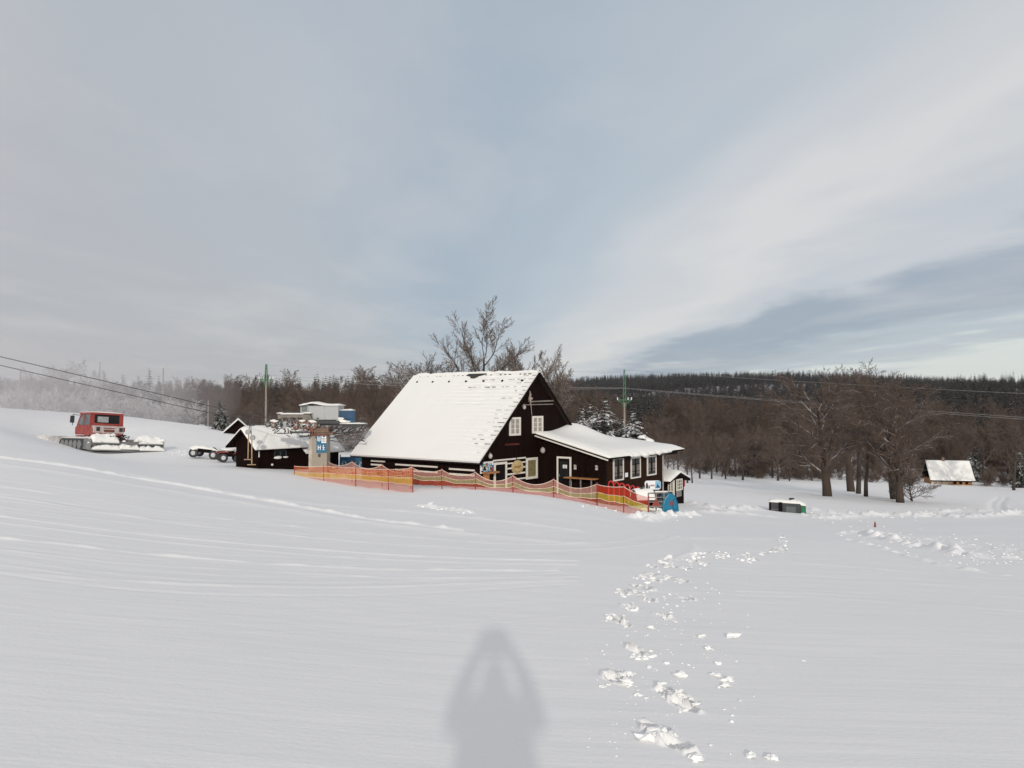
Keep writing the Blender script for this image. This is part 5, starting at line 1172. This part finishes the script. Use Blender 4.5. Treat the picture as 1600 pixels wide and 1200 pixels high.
def tree(key, px, py, d, H, name, label, cat, group, bark=None, twig=None, rot=None, wide=1.0, ground=False):
    tr, cr, h0 = protos[key]; p = P(px, py, d)
    if ground: p.z = zg(p.x, p.y)-.1
    e = empty(name, p, label, cat, group, rot=(0, 0, random.uniform(0, 6.28) if rot is None else rot)); s = H/h0; e.scale = (s*wide, s*wide, s)
    for nm, me, mt in (('trunk', tr, bark or M_BARK), ('crown', cr, twig or (M_BOUGH2, M_TWIG))):
        o = bpy.data.objects.new(nm, withmat(me, mt)); COL.objects.link(o); o.parent = e
    return e
M_PALE = snowtop('pale_frosted_twigs', (.19, .15, .125), .6, .6, 1.5, amount=.7)
gt = 'bare trees behind the chalet roof'
tree('f1', 757, 690, 66, 12.3, 'bare_tree', 'tallest bare tree rising above the middle of the chalet roof', 'tree', gt, M_BARK, (M_BARK, M_PALE), rot=2.0, wide=1.15)
tree('b1', 668, 640, 60, 4.6, 'bare_tree', 'low spreading bare tree above the left end of the roof ridge', 'tree', gt, M_BARK, (M_BARK, M_TWIGSNOW), wide=1.3)
tree('f2', 655, 690, 62, 6.6, 'bare_tree', 'bare tree leaning out left above the roof ridge', 'tree', gt, M_BARK, (M_BARK, M_PALE), wide=1.15)
tree('b2', 712, 640, 62, 4.4, 'bare_tree', 'short frosted bare tree left of the tallest one over the roof', 'tree', gt, M_BARK, (M_BARK, M_TWIGSNOW))
tree('f2', 810, 690, 62, 8.3, 'bare_tree', 'bare tree just right of the tallest one over the roof', 'tree', gt, M_BARK, (M_BARK, M_PALE), rot=1)
tree('f1', 853, 700, 66, 9.2, 'bare_tree', 'bare tree rising behind the gable peak', 'tree', gt, M_BARK, (M_BARK, M_PALE), rot=4, wide=.85)
tree('b1', 790, 640, 64, 4.4, 'bare_tree', 'short bushy bare tree between the taller ones over the roof', 'tree', gt, M_BARK, (M_BARK, M_PALE))
tree('b2', 872, 660, 62, 5.3, 'bare_tree', 'thin bare shrub right behind the right slope of the gable', 'tree', gt, M_BARK, (M_BARK, M_PALE), wide=.7)
# the big trees on the right
gr = 'big bare trees in the field'
tree('w1', 1293, 776, 80, 14, 'bare_tree', 'stout old bare tree with snow lined boughs, leftmost of the field trees', 'tree', gr, M_BARK, (M_BOUGH, M_TWIG), rot=.5, wide=1.05)
tree('t1', 1341, 771, 92, 15.5, 'bare_tree', 'dark trunked bare tree second from left among the field trees', 'tree', gr, wide=.95)
tree('t2', 1353, 774, 84, 15.2, 'bare_tree', 'tallest slender bare tree in the middle of the field trees', 'tree', gr, wide=1.1)
tree('r4', 1399, 780, 80, 13.2, 'bare_tree', 'bare tree just behind the rightmost field trunk', 'tree', gr, wide=1.0)
tree('w2', 1407, 787, 74, 12.2, 'bare_tree', 'low branched bare tree with snow on its forks, rightmost field tree', 'tree', gr, M_BARK, (M_BOUGH, M_TWIG), rot=2.2, wide=1.0)
tree('r4', 1330, 765, 100, 15, 'bare_tree', 'bare crown filling in behind the two dark trunks', 'tree', gr)
tree('b1', 1425, 780, 76, 3.2, 'bare_shrub', 'bare shrub with hanging twigs beside the rightmost field trunk', 'shrub', gr, wide=1.8)
tree('r1', 1584, 763, 140, 13.5, 'bare_tree', 'single bare tree at the right edge beyond the farmhouse', 'tree', gr)
# ------------------------------------------------------------------ spruces
def spruce_mesh(seed, H=10.0, tiers=26, per=13, lw=.5, rough=1.0):
    rng = random.Random(seed); vs = []; fs = []
    for k in range(tiers):
        t = k/(tiers-1); rad = (2.3*(1-t)**.8+.10)*rng.uniform(.8, 1.12)
        nb = max(5, int(per*(1-.6*t)))
        for b in range(nb):
            z = .45+(H-.6)*t+rng.uniform(-.28, .28)*rough*(1-t)
            a = 6.283*b/nb+rng.uniform(-.5, .5)+k*.7; L = rad*rng.uniform(.55, 1.2); dr = rng.uniform(.15, .55)+.2*(1-t); up = rng.uniform(0, .3)
            ca, sa = math.cos(a), math.sin(a); n = 4; bend = rng.uniform(-.3, .3)
            for j in range(n):
                s0 = .08+.92*j/n; s1 = .08+.92*(j+1)/n
                def pt(s, off=0): return (ca*L*s-sa*(off+bend*s*s), sa*L*s+ca*(off+bend*s*s), z+up*L*s-dr*L*s*s*1.3)
                w0 = lw*(1-s0*.7)*rng.uniform(.5, 1.3)*(.35+.65*rad/2.3)
                for sgn in (-1, 1):
                    i0 = len(vs); q = pt(s0); r_ = pt(s1+.1*rng.random()); o_ = pt((s0+s1)/2+.2*rng.random(), sgn*w0)
                    o_ = (o_[0], o_[1], o_[2]-w0*rng.uniform(-.2, .9)); vs += [q, r_, o_]; fs.append((i0, i0+1, i0+2) if sgn < 0 else (i0, i0+2, i0+1))
    me = bpy.data.meshes.new('crown'); me.from_pydata(vs, [], fs); me.update()
    tm = MB(); tm.cyl((0, 0, -.5), (0, 0, H*.97), .16, 7, .02); t2 = bpy.data.meshes.new('trunk'); t2.from_pydata([tuple(v) for v in tm.v], [], tm.f); t2.update()
    return t2, me
SPR = [spruce_mesh(k, per=p_, tiers=t_, lw=l_) for k, p_, t_, l_ in ((1, 22, 24, .42), (2, 20, 21, .46), (3, 20, 26, .4))]
SPF = [spruce_mesh(k, per=8, tiers=15, lw=.75) for k in (11, 12)]
def spruce(k, px, py, d, H, label, group, mt=None, wide=1.0, name='spruce_tree'):
    p = P(px, py, d); e = empty(name, p, label, 'spruce', group, rot=(0, 0, random.uniform(0, 6))); s = H/10; e.scale = (s*wide, s*wide, s)
    for nm, me, m_ in (('trunk', SPR[k][0], M_BARK), ('crown', SPR[k][1], mt or M_NEEDLE_SNOW)):
        o = bpy.data.objects.new(nm, withmat(me, m_)); COL.objects.link(o); o.parent = e
gs = 'snowy spruces behind the wing'
spruce(0, 908, 722, 72, 5.6, 'snow dusted dark spruce nearest the gable, left of the power pole', gs, wide=1.7)
spruce(1, 945, 722, 70, 6.3, 'tall snowy dark spruce just left of the power pole', gs, wide=1.7)
spruce(2, 925, 715, 78, 6.0, 'dark spruce hidden between two snowy ones left of the pole', gs, wide=1.6)
spruce(1, 991, 720, 70, 4.9, 'snowy spruce just right of the power pole', gs, wide=1.9)
spruce(0, 972, 715, 72, 4.0, 'low snowy spruce at the foot of the power pole', gs, wide=1.9)
spruce(2, 342, 672, 78, 2.6*1.2, 'small dark spruce left of the garden shed', 'small spruces by the shed', M_NEEDLE, wide=1.3)
spruce(0, 350, 674, 76, 2.3*1.2, 'smaller dark spruce touching the one beside the shed', 'small spruces by the shed', M_NEEDLE, wide=1.3)
spruce(1, 1594, 760, 150, 9, 'dark spruce cut by the right edge of the picture', 'spruces in the valley', M_NEEDLE)
spruce(0, 1525, 757, 178, 10, 'dark spruce close behind the right end of the farmhouse', 'spruces in the valley', M_NEEDLE, wide=1.3)
spruce(2, 1519, 757, 172, 8, 'lower dark spruce directly at the farmhouse right corner', 'spruces in the valley', M_NEEDLE, wide=1.3)
# misty trees on the left
gm = 'misty trees behind the groomer'
mis = [('s', 232, 600, 8.3, 'tallest snowy spruce in the mist, right of the groomer cab'), ('s', 247, 610, 7.2, 'misty spruce right beside the tallest one'), ('s', 215, 606, 7.6, 'misty spruce left of the tallest one'), ('s', 161, 600, 8.6, 'misty spruce standing behind the tallest thin pole'),
       ('s', 192, 606, 8.0, 'misty spruce halfway between pole and tallest spruce'), ('s', 142, 612, 6.8, 'short misty spruce left of the tall thin pole'), ('s', 274, 612, 5.5, 'dark spruce tip at the right end of the misty trees')]
for i, (_, px, _y, H, lb) in enumerate(mis): spruce(i % 3, px, 668, 125+i*3, H+1.6, lb, gm, M_NEEDLE_SNOW)
ml = ['round bare crown in the mist above the groomer mirror', 'round bare crown in the mist left of the thin pole', 'misty bare tree nearest the left edge of the photo', 'broad misty bare tree right of the left thin pole', 'misty bare tree behind the snowy shrubs in the middle', 'misty bare tree below the tall misty spruces', 'bare tree where the mist thins, left of the dark wood']
for i, (px, H) in enumerate(((120, 10.5), (80, 9.5), (20, 8.0), (58, 8.6), (178, 8.5), (226, 7.5), (284, 8.5))):
    tree(('r1', 'r2', 'r3', 'r4')[i % 4], px, 664, 118+i*2, H, 'bare_tree', ml[i], 'tree', gm, M_BARK, M_TWIGSNOW, wide=1.2)
bl_ = ['left edge', 'left thin pole', 'right of the left thin pole', 'groomer blade', 'groomer mirror', 'groomer cab left side', 'groomer cab roof', 'tall thin pole', 'groomer rear window', 'right of the groomer cab', 'groomer tiller', 'below the tall misty spruces', 'right end of the tiller', 'beyond the tiller', 'second from the wood edge', 'wood edge']
for i in range(16):
    px = 6+i*19.5; tree(('b1', 'b2')[i % 2], px, 651+i*1.45, 97+(i*7) % 9, 3.6+(i*37 % 10)*.16, 'snowy_shrub', 'snow laden shrub on the misty bank, at the '+bl_[i], 'shrub', 'snow laden shrubs on the bank', M_HEAVY, M_HEAVY, wide=1.35)
# brush behind the station
for i, px in enumerate((520, 533, 546, 560)):
    tree(('b1', 'b2')[i % 2], px, 712, 62+i*2, 2.8, 'snowy_shrub', ('snowy thicket shrub directly right of the lift column', 'snowy thicket shrub under the blue motor', 'snowy thicket shrub under the catwalk end', 'snowy thicket shrub touching the chalet eaves')[i], 'shrub', 'thicket behind the lift station', M_BARK, M_TWIGSNOW, wide=1.5)
# valley belt of bare trees (individuals)
cnt = 0
vg = 'bare trees along the valley edge'; rng = random.Random(21)
ORD = ['first', 'second', 'third', 'fourth', 'fifth', 'sixth', 'seventh', 'eighth', 'ninth', 'tenth', 'eleventh', 'twelfth', 'thirteenth', 'fourteenth', 'fifteenth', 'sixteenth', 'seventeenth', 'eighteenth', 'nineteenth', 'twentieth',
       'twenty-first', 'twenty-second', 'twenty-third', 'twenty-fourth', 'twenty-fifth', 'twenty-sixth', 'twenty-seventh', 'twenty-eighth', 'twenty-ninth', 'thirtieth']
def belt(pxs, d0, d1, H0, H1, keys, label, group, n):
    for i in range(n):
        px = pxs[0]+(pxs[1]-pxs[0])*(i+rng.uniform(.1, .9))/n; d = rng.uniform(d0, d1)
        tree(rng.choice(keys), px, 0, d, rng.uniform(H0, H1), 'bare_tree', label % ORD[i], 'tree', group, M_BARK, M_TWIG, ground=True, wide=rng.uniform(.85, 1.2))
belt((1085, 1290), 138, 172, 8, 11, ['r1', 'r2', 'r3', 't2', 'r1'], 'brown bare tree, %s from left in the belt between the wing and the field trees', vg, 26)
belt((1440, 1600), 172, 215, 11, 14.5, ['r1', 'r2', 'r3', 't2'], 'brown bare tree, %s from left in the belt behind the farmhouse', 'bare trees behind the farmhouse', 18)
belt((1000, 1090), 105, 150, 6, 8.5, ['r1', 'f2', 'r3'], 'brown bare tree, %s from left just above the wing roof', 'bare trees above the wing roof', 9)
belt((275, 420), 110, 160, 6, 8.4, ['r1', 'r2', 'r3', 't2'], 'brown bare tree, %s from left in the belt left of the left lattice pole', 'bare trees left of the lattice pole', 18)
belt((420, 640), 110, 165, 5, 7, ['r1', 'r2', 'f2', 'r3'], 'brown bare tree, %s from left between the lattice pole and the chalet roof', 'bare trees left of the chalet roof', 20)
belt((880, 1000), 115, 150, 6.5, 9, ['r1', 'r2', 'f2'], 'brown bare tree, %s from left behind the snowy spruces', 'bare trees behind the snowy spruces', 9)
# far woods: stuff through geometry nodes instancing real trees
def scatter(name, label, pts, scales, meshes, mats):
    """one object; points carry instances of the given meshes"""
    me = bpy.data.meshes.new(name); me.from_pydata(pts, [], []); 
    at = me.attributes.new('sc', 'FLOAT', 'POINT'); at.data.foreach_set('value', np.array(scales, np.float32))
    ai = me.attributes.new('pick', 'INT', 'POINT'); ai.data.foreach_set('value', np.array([random.randrange(len(meshes)) for _ in pts], np.int32))
    o = bpy.data.objects.new(name, me); COL.objects.link(o); tag(o, label, 'wood', kind='stuff')
    ng = bpy.data.node_groups.new(name, 'GeometryNodeTree'); ng.interface.new_socket('Geometry', in_out='INPUT', socket_type='NodeSocketGeometry'); ng.interface.new_socket('Geometry', in_out='OUTPUT', socket_type='NodeSocketGeometry')
    N = ng.nodes; Lk = ng.links; gi = N.new('NodeGroupInput'); go = N.new('NodeGroupOutput')
    g2i = N.new('GeometryNodeGeometryToInstance')
    for src in reversed(meshes):
        oi = N.new('GeometryNodeObjectInfo'); oi.inputs['Object'].default_value = src; oi.transform_space = 'ORIGINAL'; oi.inputs['As Instance'].default_value = True
        Lk.new(oi.outputs['Geometry'], g2i.inputs[0])
    m2p = N.new('GeometryNodeMeshToPoints'); Lk.new(gi.outputs[0], m2p.inputs['Mesh'])
    iop = N.new('GeometryNodeInstanceOnPoints'); Lk.new(m2p.outputs[0], iop.inputs['Points']); Lk.new(g2i.outputs[0], iop.inputs['Instance']); iop.inputs['Pick Instance'].default_value = True
    na = N.new('GeometryNodeInputNamedAttribute'); na.data_type = 'INT'; na.inputs[0].default_value = 'pick'; Lk.new(na.outputs['Attribute'], iop.inputs['Instance Index'])
    ns = N.new('GeometryNodeInputNamedAttribute'); ns.data_type = 'FLOAT'; ns.inputs[0].default_value = 'sc'; Lk.new(ns.outputs['Attribute'], iop.inputs['Scale'])
    rv = N.new('FunctionNodeRandomValue'); rv.data_type = 'FLOAT_VECTOR'; rv.inputs[0].default_value = (0, 0, 0); rv.inputs[1].default_value = (0.05, 0.05, 6.28); Lk.new(rv.outputs[0], iop.inputs['Rotation'])
    Lk.new(iop.outputs[0], go.inputs[0])
    md = o.modifiers.new('scatter', 'NODES'); md.node_group = ng
    return o
# sources: real trees that stand in the wood
def source(mesh, mt, px, d, s, nm, label, cat, trunk=None):
    p = P(px, 600, d); p.z = zg(p.x, p.y)-.1
    e = empty(nm, p, label, cat, 'trees at the wood edge'); e.scale = (s, s, s)
    o = bpy.data.objects.new('crown', withmat(mesh, mt)); COL.objects.link(o); o.parent = e
    if trunk: o2 = bpy.data.objects.new('trunk', withmat(trunk, M_BARK)); COL.objects.link(o2); o2.parent = e
    return o
s1 = source(SPF[0][1], M_NEEDLE_FAR, 1180, 262, 1.7, 'spruce_tree', 'dark spruce at the front edge of the wood above the valley belt', 'spruce', SPF[0][0])
s2_ = source(SPF[1][1], M_NEEDLE_FAR, 1545, 262, 1.8, 'spruce_tree', 'dark spruce at the front edge of the wood above the farmhouse', 'spruce', SPF[1][0])
b1_ = source(protos['r1'][1], M_TWIG, 1110, 240, 1.1, 'bare_tree', 'bare tree at the front edge of the wood above the wing roof', 'tree', protos['r1'][0])
b2_ = source(protos['t1'][1], M_TWIG, 1560, 245, .8, 'bare_tree', 'slender bare tree at the front edge of the wood right of the farmhouse', 'tree', protos['t1'][0])
rng = np.random.RandomState(5)
def sample(n, pxr, dr, keep=None):
    px = rng.uniform(pxr[0], pxr[1], n); d = np.exp(rng.uniform(math.log(dr[0]), math.log(dr[1]), n))
    x = (px-800)/F*d; y = d
    if keep is not None: k = keep(px, d, x, y); px, d, x, y = px[k], d[k], x[k], y[k]
    z = zbase(x, y)+extra(x, y); return px, d, np.stack([x, y, z-.2], -1)
px, d, pts = sample(12500, (-500, 2000), (240, 1500), lambda px, d, x, y: ~((fbm(x/60, y/60, 44) > .34) & (px < 220)) & ((d > 330) | (fbm(x/35, y/35, 8) > -.15) | (px > 1450)) & ~((px < 640) & (px > -600) & (d < 330)))
scatter('spruce_wood', 'dark spruce wood covering the hills behind the valley', [tuple(p) for p in pts], (1.0+1.0*rng.uniform(0, 1, len(pts))**1.4)*(1+.25*fbm(pts[:, 0]/45, pts[:, 1]/45, 91))*np.clip((px+150)/700, .42, 1)*np.where(px < 700, .92, 1.0), [s1, s2_], None)
px, d, pts = sample(9000, (500, 1900), (1500, 3400))
scatter('spruce_wood', 'far blue wooded ridge right of the chalet', [tuple(p) for p in pts], rng.uniform(1.8, 3.0, len(pts)), [s1, s2_], None)
px, d, pts = sample(1500, (-300, 1900), (165, 420), lambda px, d, x, y: ((d > 185) | (px < 1050)) & ((d < 300+80*np.sin(px/90)) | (fbm(x/50, y/50, 18) > .15)) & ~((px > 1440) & (px < 1530) & (d < 190)))
scatter('bare_wood', 'brown leafless wood on the lower slopes behind the valley', [tuple(p) for p in pts], rng.uniform(.75, 1.25, len(pts))*np.clip((px+100)/620, .40, 1), [b1_, b2_], None)
b3_ = source(protos['b1'][1], M_TWIG, 1190, 150, .7, 'bare_shrub', 'bare shrub at the foot of the belt behind the grey box', 'shrub', protos['b1'][0])
px, d, pts = sample(420, (1070, 1640), (150, 240), lambda px, d, x, y: ~((px > 1435) & (px < 1535) & (d < 176)))
scatter('undergrowth', 'low leafless undergrowth between the trunks of the belt', [tuple(p) for p in pts], rng.uniform(.35, .8, len(pts)), [b3_, b3_], None)
# ------------------------------------------------------------------ clods of snow along the footprints
f = MB(); rng = random.Random(31)
def gr_hit(px, py): h = hit(px, py); h.z += float(extra(np.array([h.x]), np.array([h.y]))[0]); return h
def clod(px, py, s, k=0):
    h = gr_hit(px, py); r = s*h.y/F/2; f.blob(h+Vector((0, 0, r*.35)), r, rng.randrange(9999), .6, 2 if s > 7 else 1, (1.25, .9, .55))
for (px, py, s) in ((1090, 1187, 17), (1172, 1181, 13), (1205, 1186, 13), (1063, 1056, 15), (1118, 1056, 12), (1137, 1063, 13), (1133, 1072, 11), (1123, 1074, 5), (1122, 1038, 8), (1107, 1015, 10), (1144, 997, 14), (1098, 996, 10), (1017, 982, 10),
                     (1151, 1034, 4), (1256, 1033, 5), (1073, 936, 12), (1065, 908, 9), (1047, 930, 5), (1058, 948, 5), (1042, 945, 4), (1033, 1075, 9), (1045, 1083, 13), (1064, 1085, 15), (1070, 1095, 13), (1072, 1107, 13), (1055, 1150, 8), (1110, 1165, 6),
                     (995, 1086, 9), (1009, 1090, 6), (1014, 1043, 7), (985, 1055, 13), (1156, 1095, 5), (1148, 1106, 4), (1132, 1108, 4), (1144, 1118, 4), (1143, 1128, 5), (1041, 1036, 7), (1024, 1025, 5), (1084, 1043, 4), (1075, 1039, 4), (1054, 972, 6), (1012, 993, 3), (1141, 1178, 3), (1010, 1155, 24), (1025, 1148, 22)): clod(px, py, s)
for (px, py, s) in FP:
    for k in range(int(5+s*.25) if s > 20 else 4):
        a_ = rng.random(); clod(px+rng.uniform(-.55, .6)*s, py+rng.uniform(-.22, .3)*s+abs(a_)*s*.12, rng.uniform(.08, .32)*s if s > 20 else rng.uniform(.12, .36)*s)
for k in range(170): t = rng.random(); clod(960+t*130+rng.gauss(0, 55), 1175-t*270+rng.gauss(0, 26), rng.uniform(1.2, 3.2))
for k in range(120):
    t = rng.random(); clod(1310+t*290+rng.gauss(0, 12), 832+t*34+rng.gauss(0, 8), rng.uniform(1.2, 3.2))
for k in range(90): t = rng.random(); clod(1255+t*350, 803+6*math.sin(t*5)+rng.gauss(0, 3.5), rng.uniform(1, 3.2))
for k in range(25): t = rng.random(); clod(655+t*80, 792+t*11+rng.gauss(0, 1.5), rng.uniform(2, 4.5))
for k in range(40): t = rng.random(); clod(900+t*190, 790+t*18+rng.gauss(0, 4), rng.uniform(1.5, 4.5))
for k in range(30): t = rng.random(); clod(260+t*60, 708+rng.gauss(0, 2), rng.uniform(1., 2.5))
for k in range(60): clod(rng.uniform(1480, 1600), rng.uniform(858, 885), rng.uniform(1.5, 3.5))
o = f.build('snow_clods', M_CLOD, None, False); tag(o, 'kicked up lumps of snow along the footprint trail and berms', 'snow lumps', kind='stuff')
# snow bank heaped on the fence foot
# ------------------------------------------------------------------ mist over the left bank
def mist(name, c_, r, dens, col, label):
    f = MB(); bm = bmesh.new(); bmesh.ops.create_icosphere(bm, subdivisions=4, radius=1); f.add([Vector((v.co.x*r[0], v.co.y*r[1], v.co.z*r[2])) for v in bm.verts], [tuple(v.index for v in q.verts) for q in bm.faces]); bm.free()
    m, t = newmat(name); pv = t.n('ShaderNodeVolumePrincipled', ins={'Color': col+(1,), 'Density': dens, 'Anisotropy': .3}); t.n('ShaderNodeOutputMaterial', ins={'Volume': pv.outputs[0]})
    o = f.build(name, m, None, True); o.location = c_; tag(o, label, 'mist', kind='stuff')
mist('snow_mist', P(0, 618, 82), (24, 30, 8.5), .006, (.95, .92, .93), 'outer veil of drifting snow mist behind the groomer')
mist('snow_mist', P(20, 622, 80), (17, 24, 6.5), .011, (.95, .92, .93), 'denser core of the snow mist low over the bank behind the groomer')
mist('snow_mist', P(-330, 590, 190), (60, 50, 26), .007, (.93, .91, .93), 'pale mist veiling the far left hillside')
zlo = float(min(v.co.z for v in bpy.data.objects['ground'].data.vertices))
f = MB(); f.box((-4300, -4300, zlo-1), (4300, 4300, 260))
m, t = newmat('haze'); pv = t.n('ShaderNodeVolumePrincipled', ins={'Color': (.80, .86, .95, 1), 'Density': .00003, 'Anisotropy': .2}); t.n('ShaderNodeOutputMaterial', ins={'Volume': pv.outputs[0]})
o = f.build('haze', m); tag(o, 'thin blue air over the far ridges', 'haze', kind='stuff')
# ------------------------------------------------------------------ the photographer, whose shadow falls ahead
def skin(name, chains, mat, parent, sub=2):
    verts = []; edges = []; rad = []
    for ch_ in chains:
        prev = None
        for it in ch_:
            if isinstance(it, int): prev = it; continue
            p, r = it; verts.append(p); rad.append(r); i = len(verts)-1
            if prev is not None: edges.append((prev, i))
            prev = i
    me = bpy.data.meshes.new(name); me.from_pydata(verts, edges, []); o = bpy.data.objects.new(name, me); COL.objects.link(o); o.parent = parent
    md = o.modifiers.new('skin', 'SKIN'); me.skin_vertices  # layer exists after modifier
    for v, r in zip(me.skin_vertices[0].data, rad): v.radius = (r, r) if not isinstance(r, tuple) else r
    me.skin_vertices[0].data[0].use_root = True
    s_ = o.modifiers.new('sub', 'SUBSURF'); s_.levels = sub; s_.render_levels = sub; md.use_smooth_shade = True; me.materials.append(mat); return o
pb_ = Vector((.03, -.34, -EYE-.02)); PE = empty('person', pb_, 'person in thick winter jacket and hat taking the photo, seen only as a shadow', 'person')
z0 = EYE+.02
body = [[((0, -.03, 1.0), (.19, .15)), ((0, -.03, 1.16), (.20, .15)), ((0, -.02, 1.30), (.19, .14)), ((0, 0, 1.41), (.10, .09)), ((0, .02, 1.50), (.09, .095)), ((0, .03, 1.60), (.095, .11))],
        [2, ((-.18, 0, 1.31), .08), ((-.255, .14, 1.22), .075), ((-.21, .21, 1.42), .065), ((-.11, .27, 1.64), .045)], [2, ((.18, 0, 1.31), .08), ((.255, .14, 1.22), .075), ((.21, .21, 1.42), .065), ((.11, .27, 1.64), .045)],
        [0, ((-.12, -.02, .88), .13), ((-.13, .02, .5), .095), ((-.14, -.02, .1), .07), ((-.15, .13, .05), .05)], [0, ((.12, -.02, .88), .13), ((.13, .02, .5), .095), ((.14, -.02, .1), .07), ((.15, .13, .05), .05)]]
bo = skin('body', body, M_HAIR, PE)
f = MB(); f.blob((0, .03, 1.74), .15, 3, .02, 3, (1, 1.05, .85)); f.build('hat', simple('wool_hat', (.12, .05, .05), .9), PE, True)
for s_ in (-1, 1):
    wx = s_*.10; ch_ = [[((wx, .27, 1.60), .03), ((wx-s_*.015, .295, 1.61), (.03, .022))]]
    for k in range(4): ch_.append([1, ((wx-s_*.006, .31, 1.59+k*.02), .011), ((wx-s_*.02, .335, 1.593+k*.02), .010), ((wx-s_*.045, .33-.002*k, 1.595+k*.018), .009)])
    ch_.append([0, ((wx-s_*.012, .275, 1.585), .012), ((wx-s_*.04, .285, 1.59), .010)])
    skin('hand', ch_, M_SKIN, PE, 1)
PH = MB(); PH.box((-.075, -.032, -.05), (.075, -.024, .028)); o = PH.build('phone', M_BLACK, None, bevel=.003); tag(o, 'black phone held up in both hands of the photographer', 'phone')
S.render.engine = 'CYCLES'
S.cycles.max_bounces = 8; S.cycles.transparent_max_bounces = 24; S.cycles.volume_bounces = 1
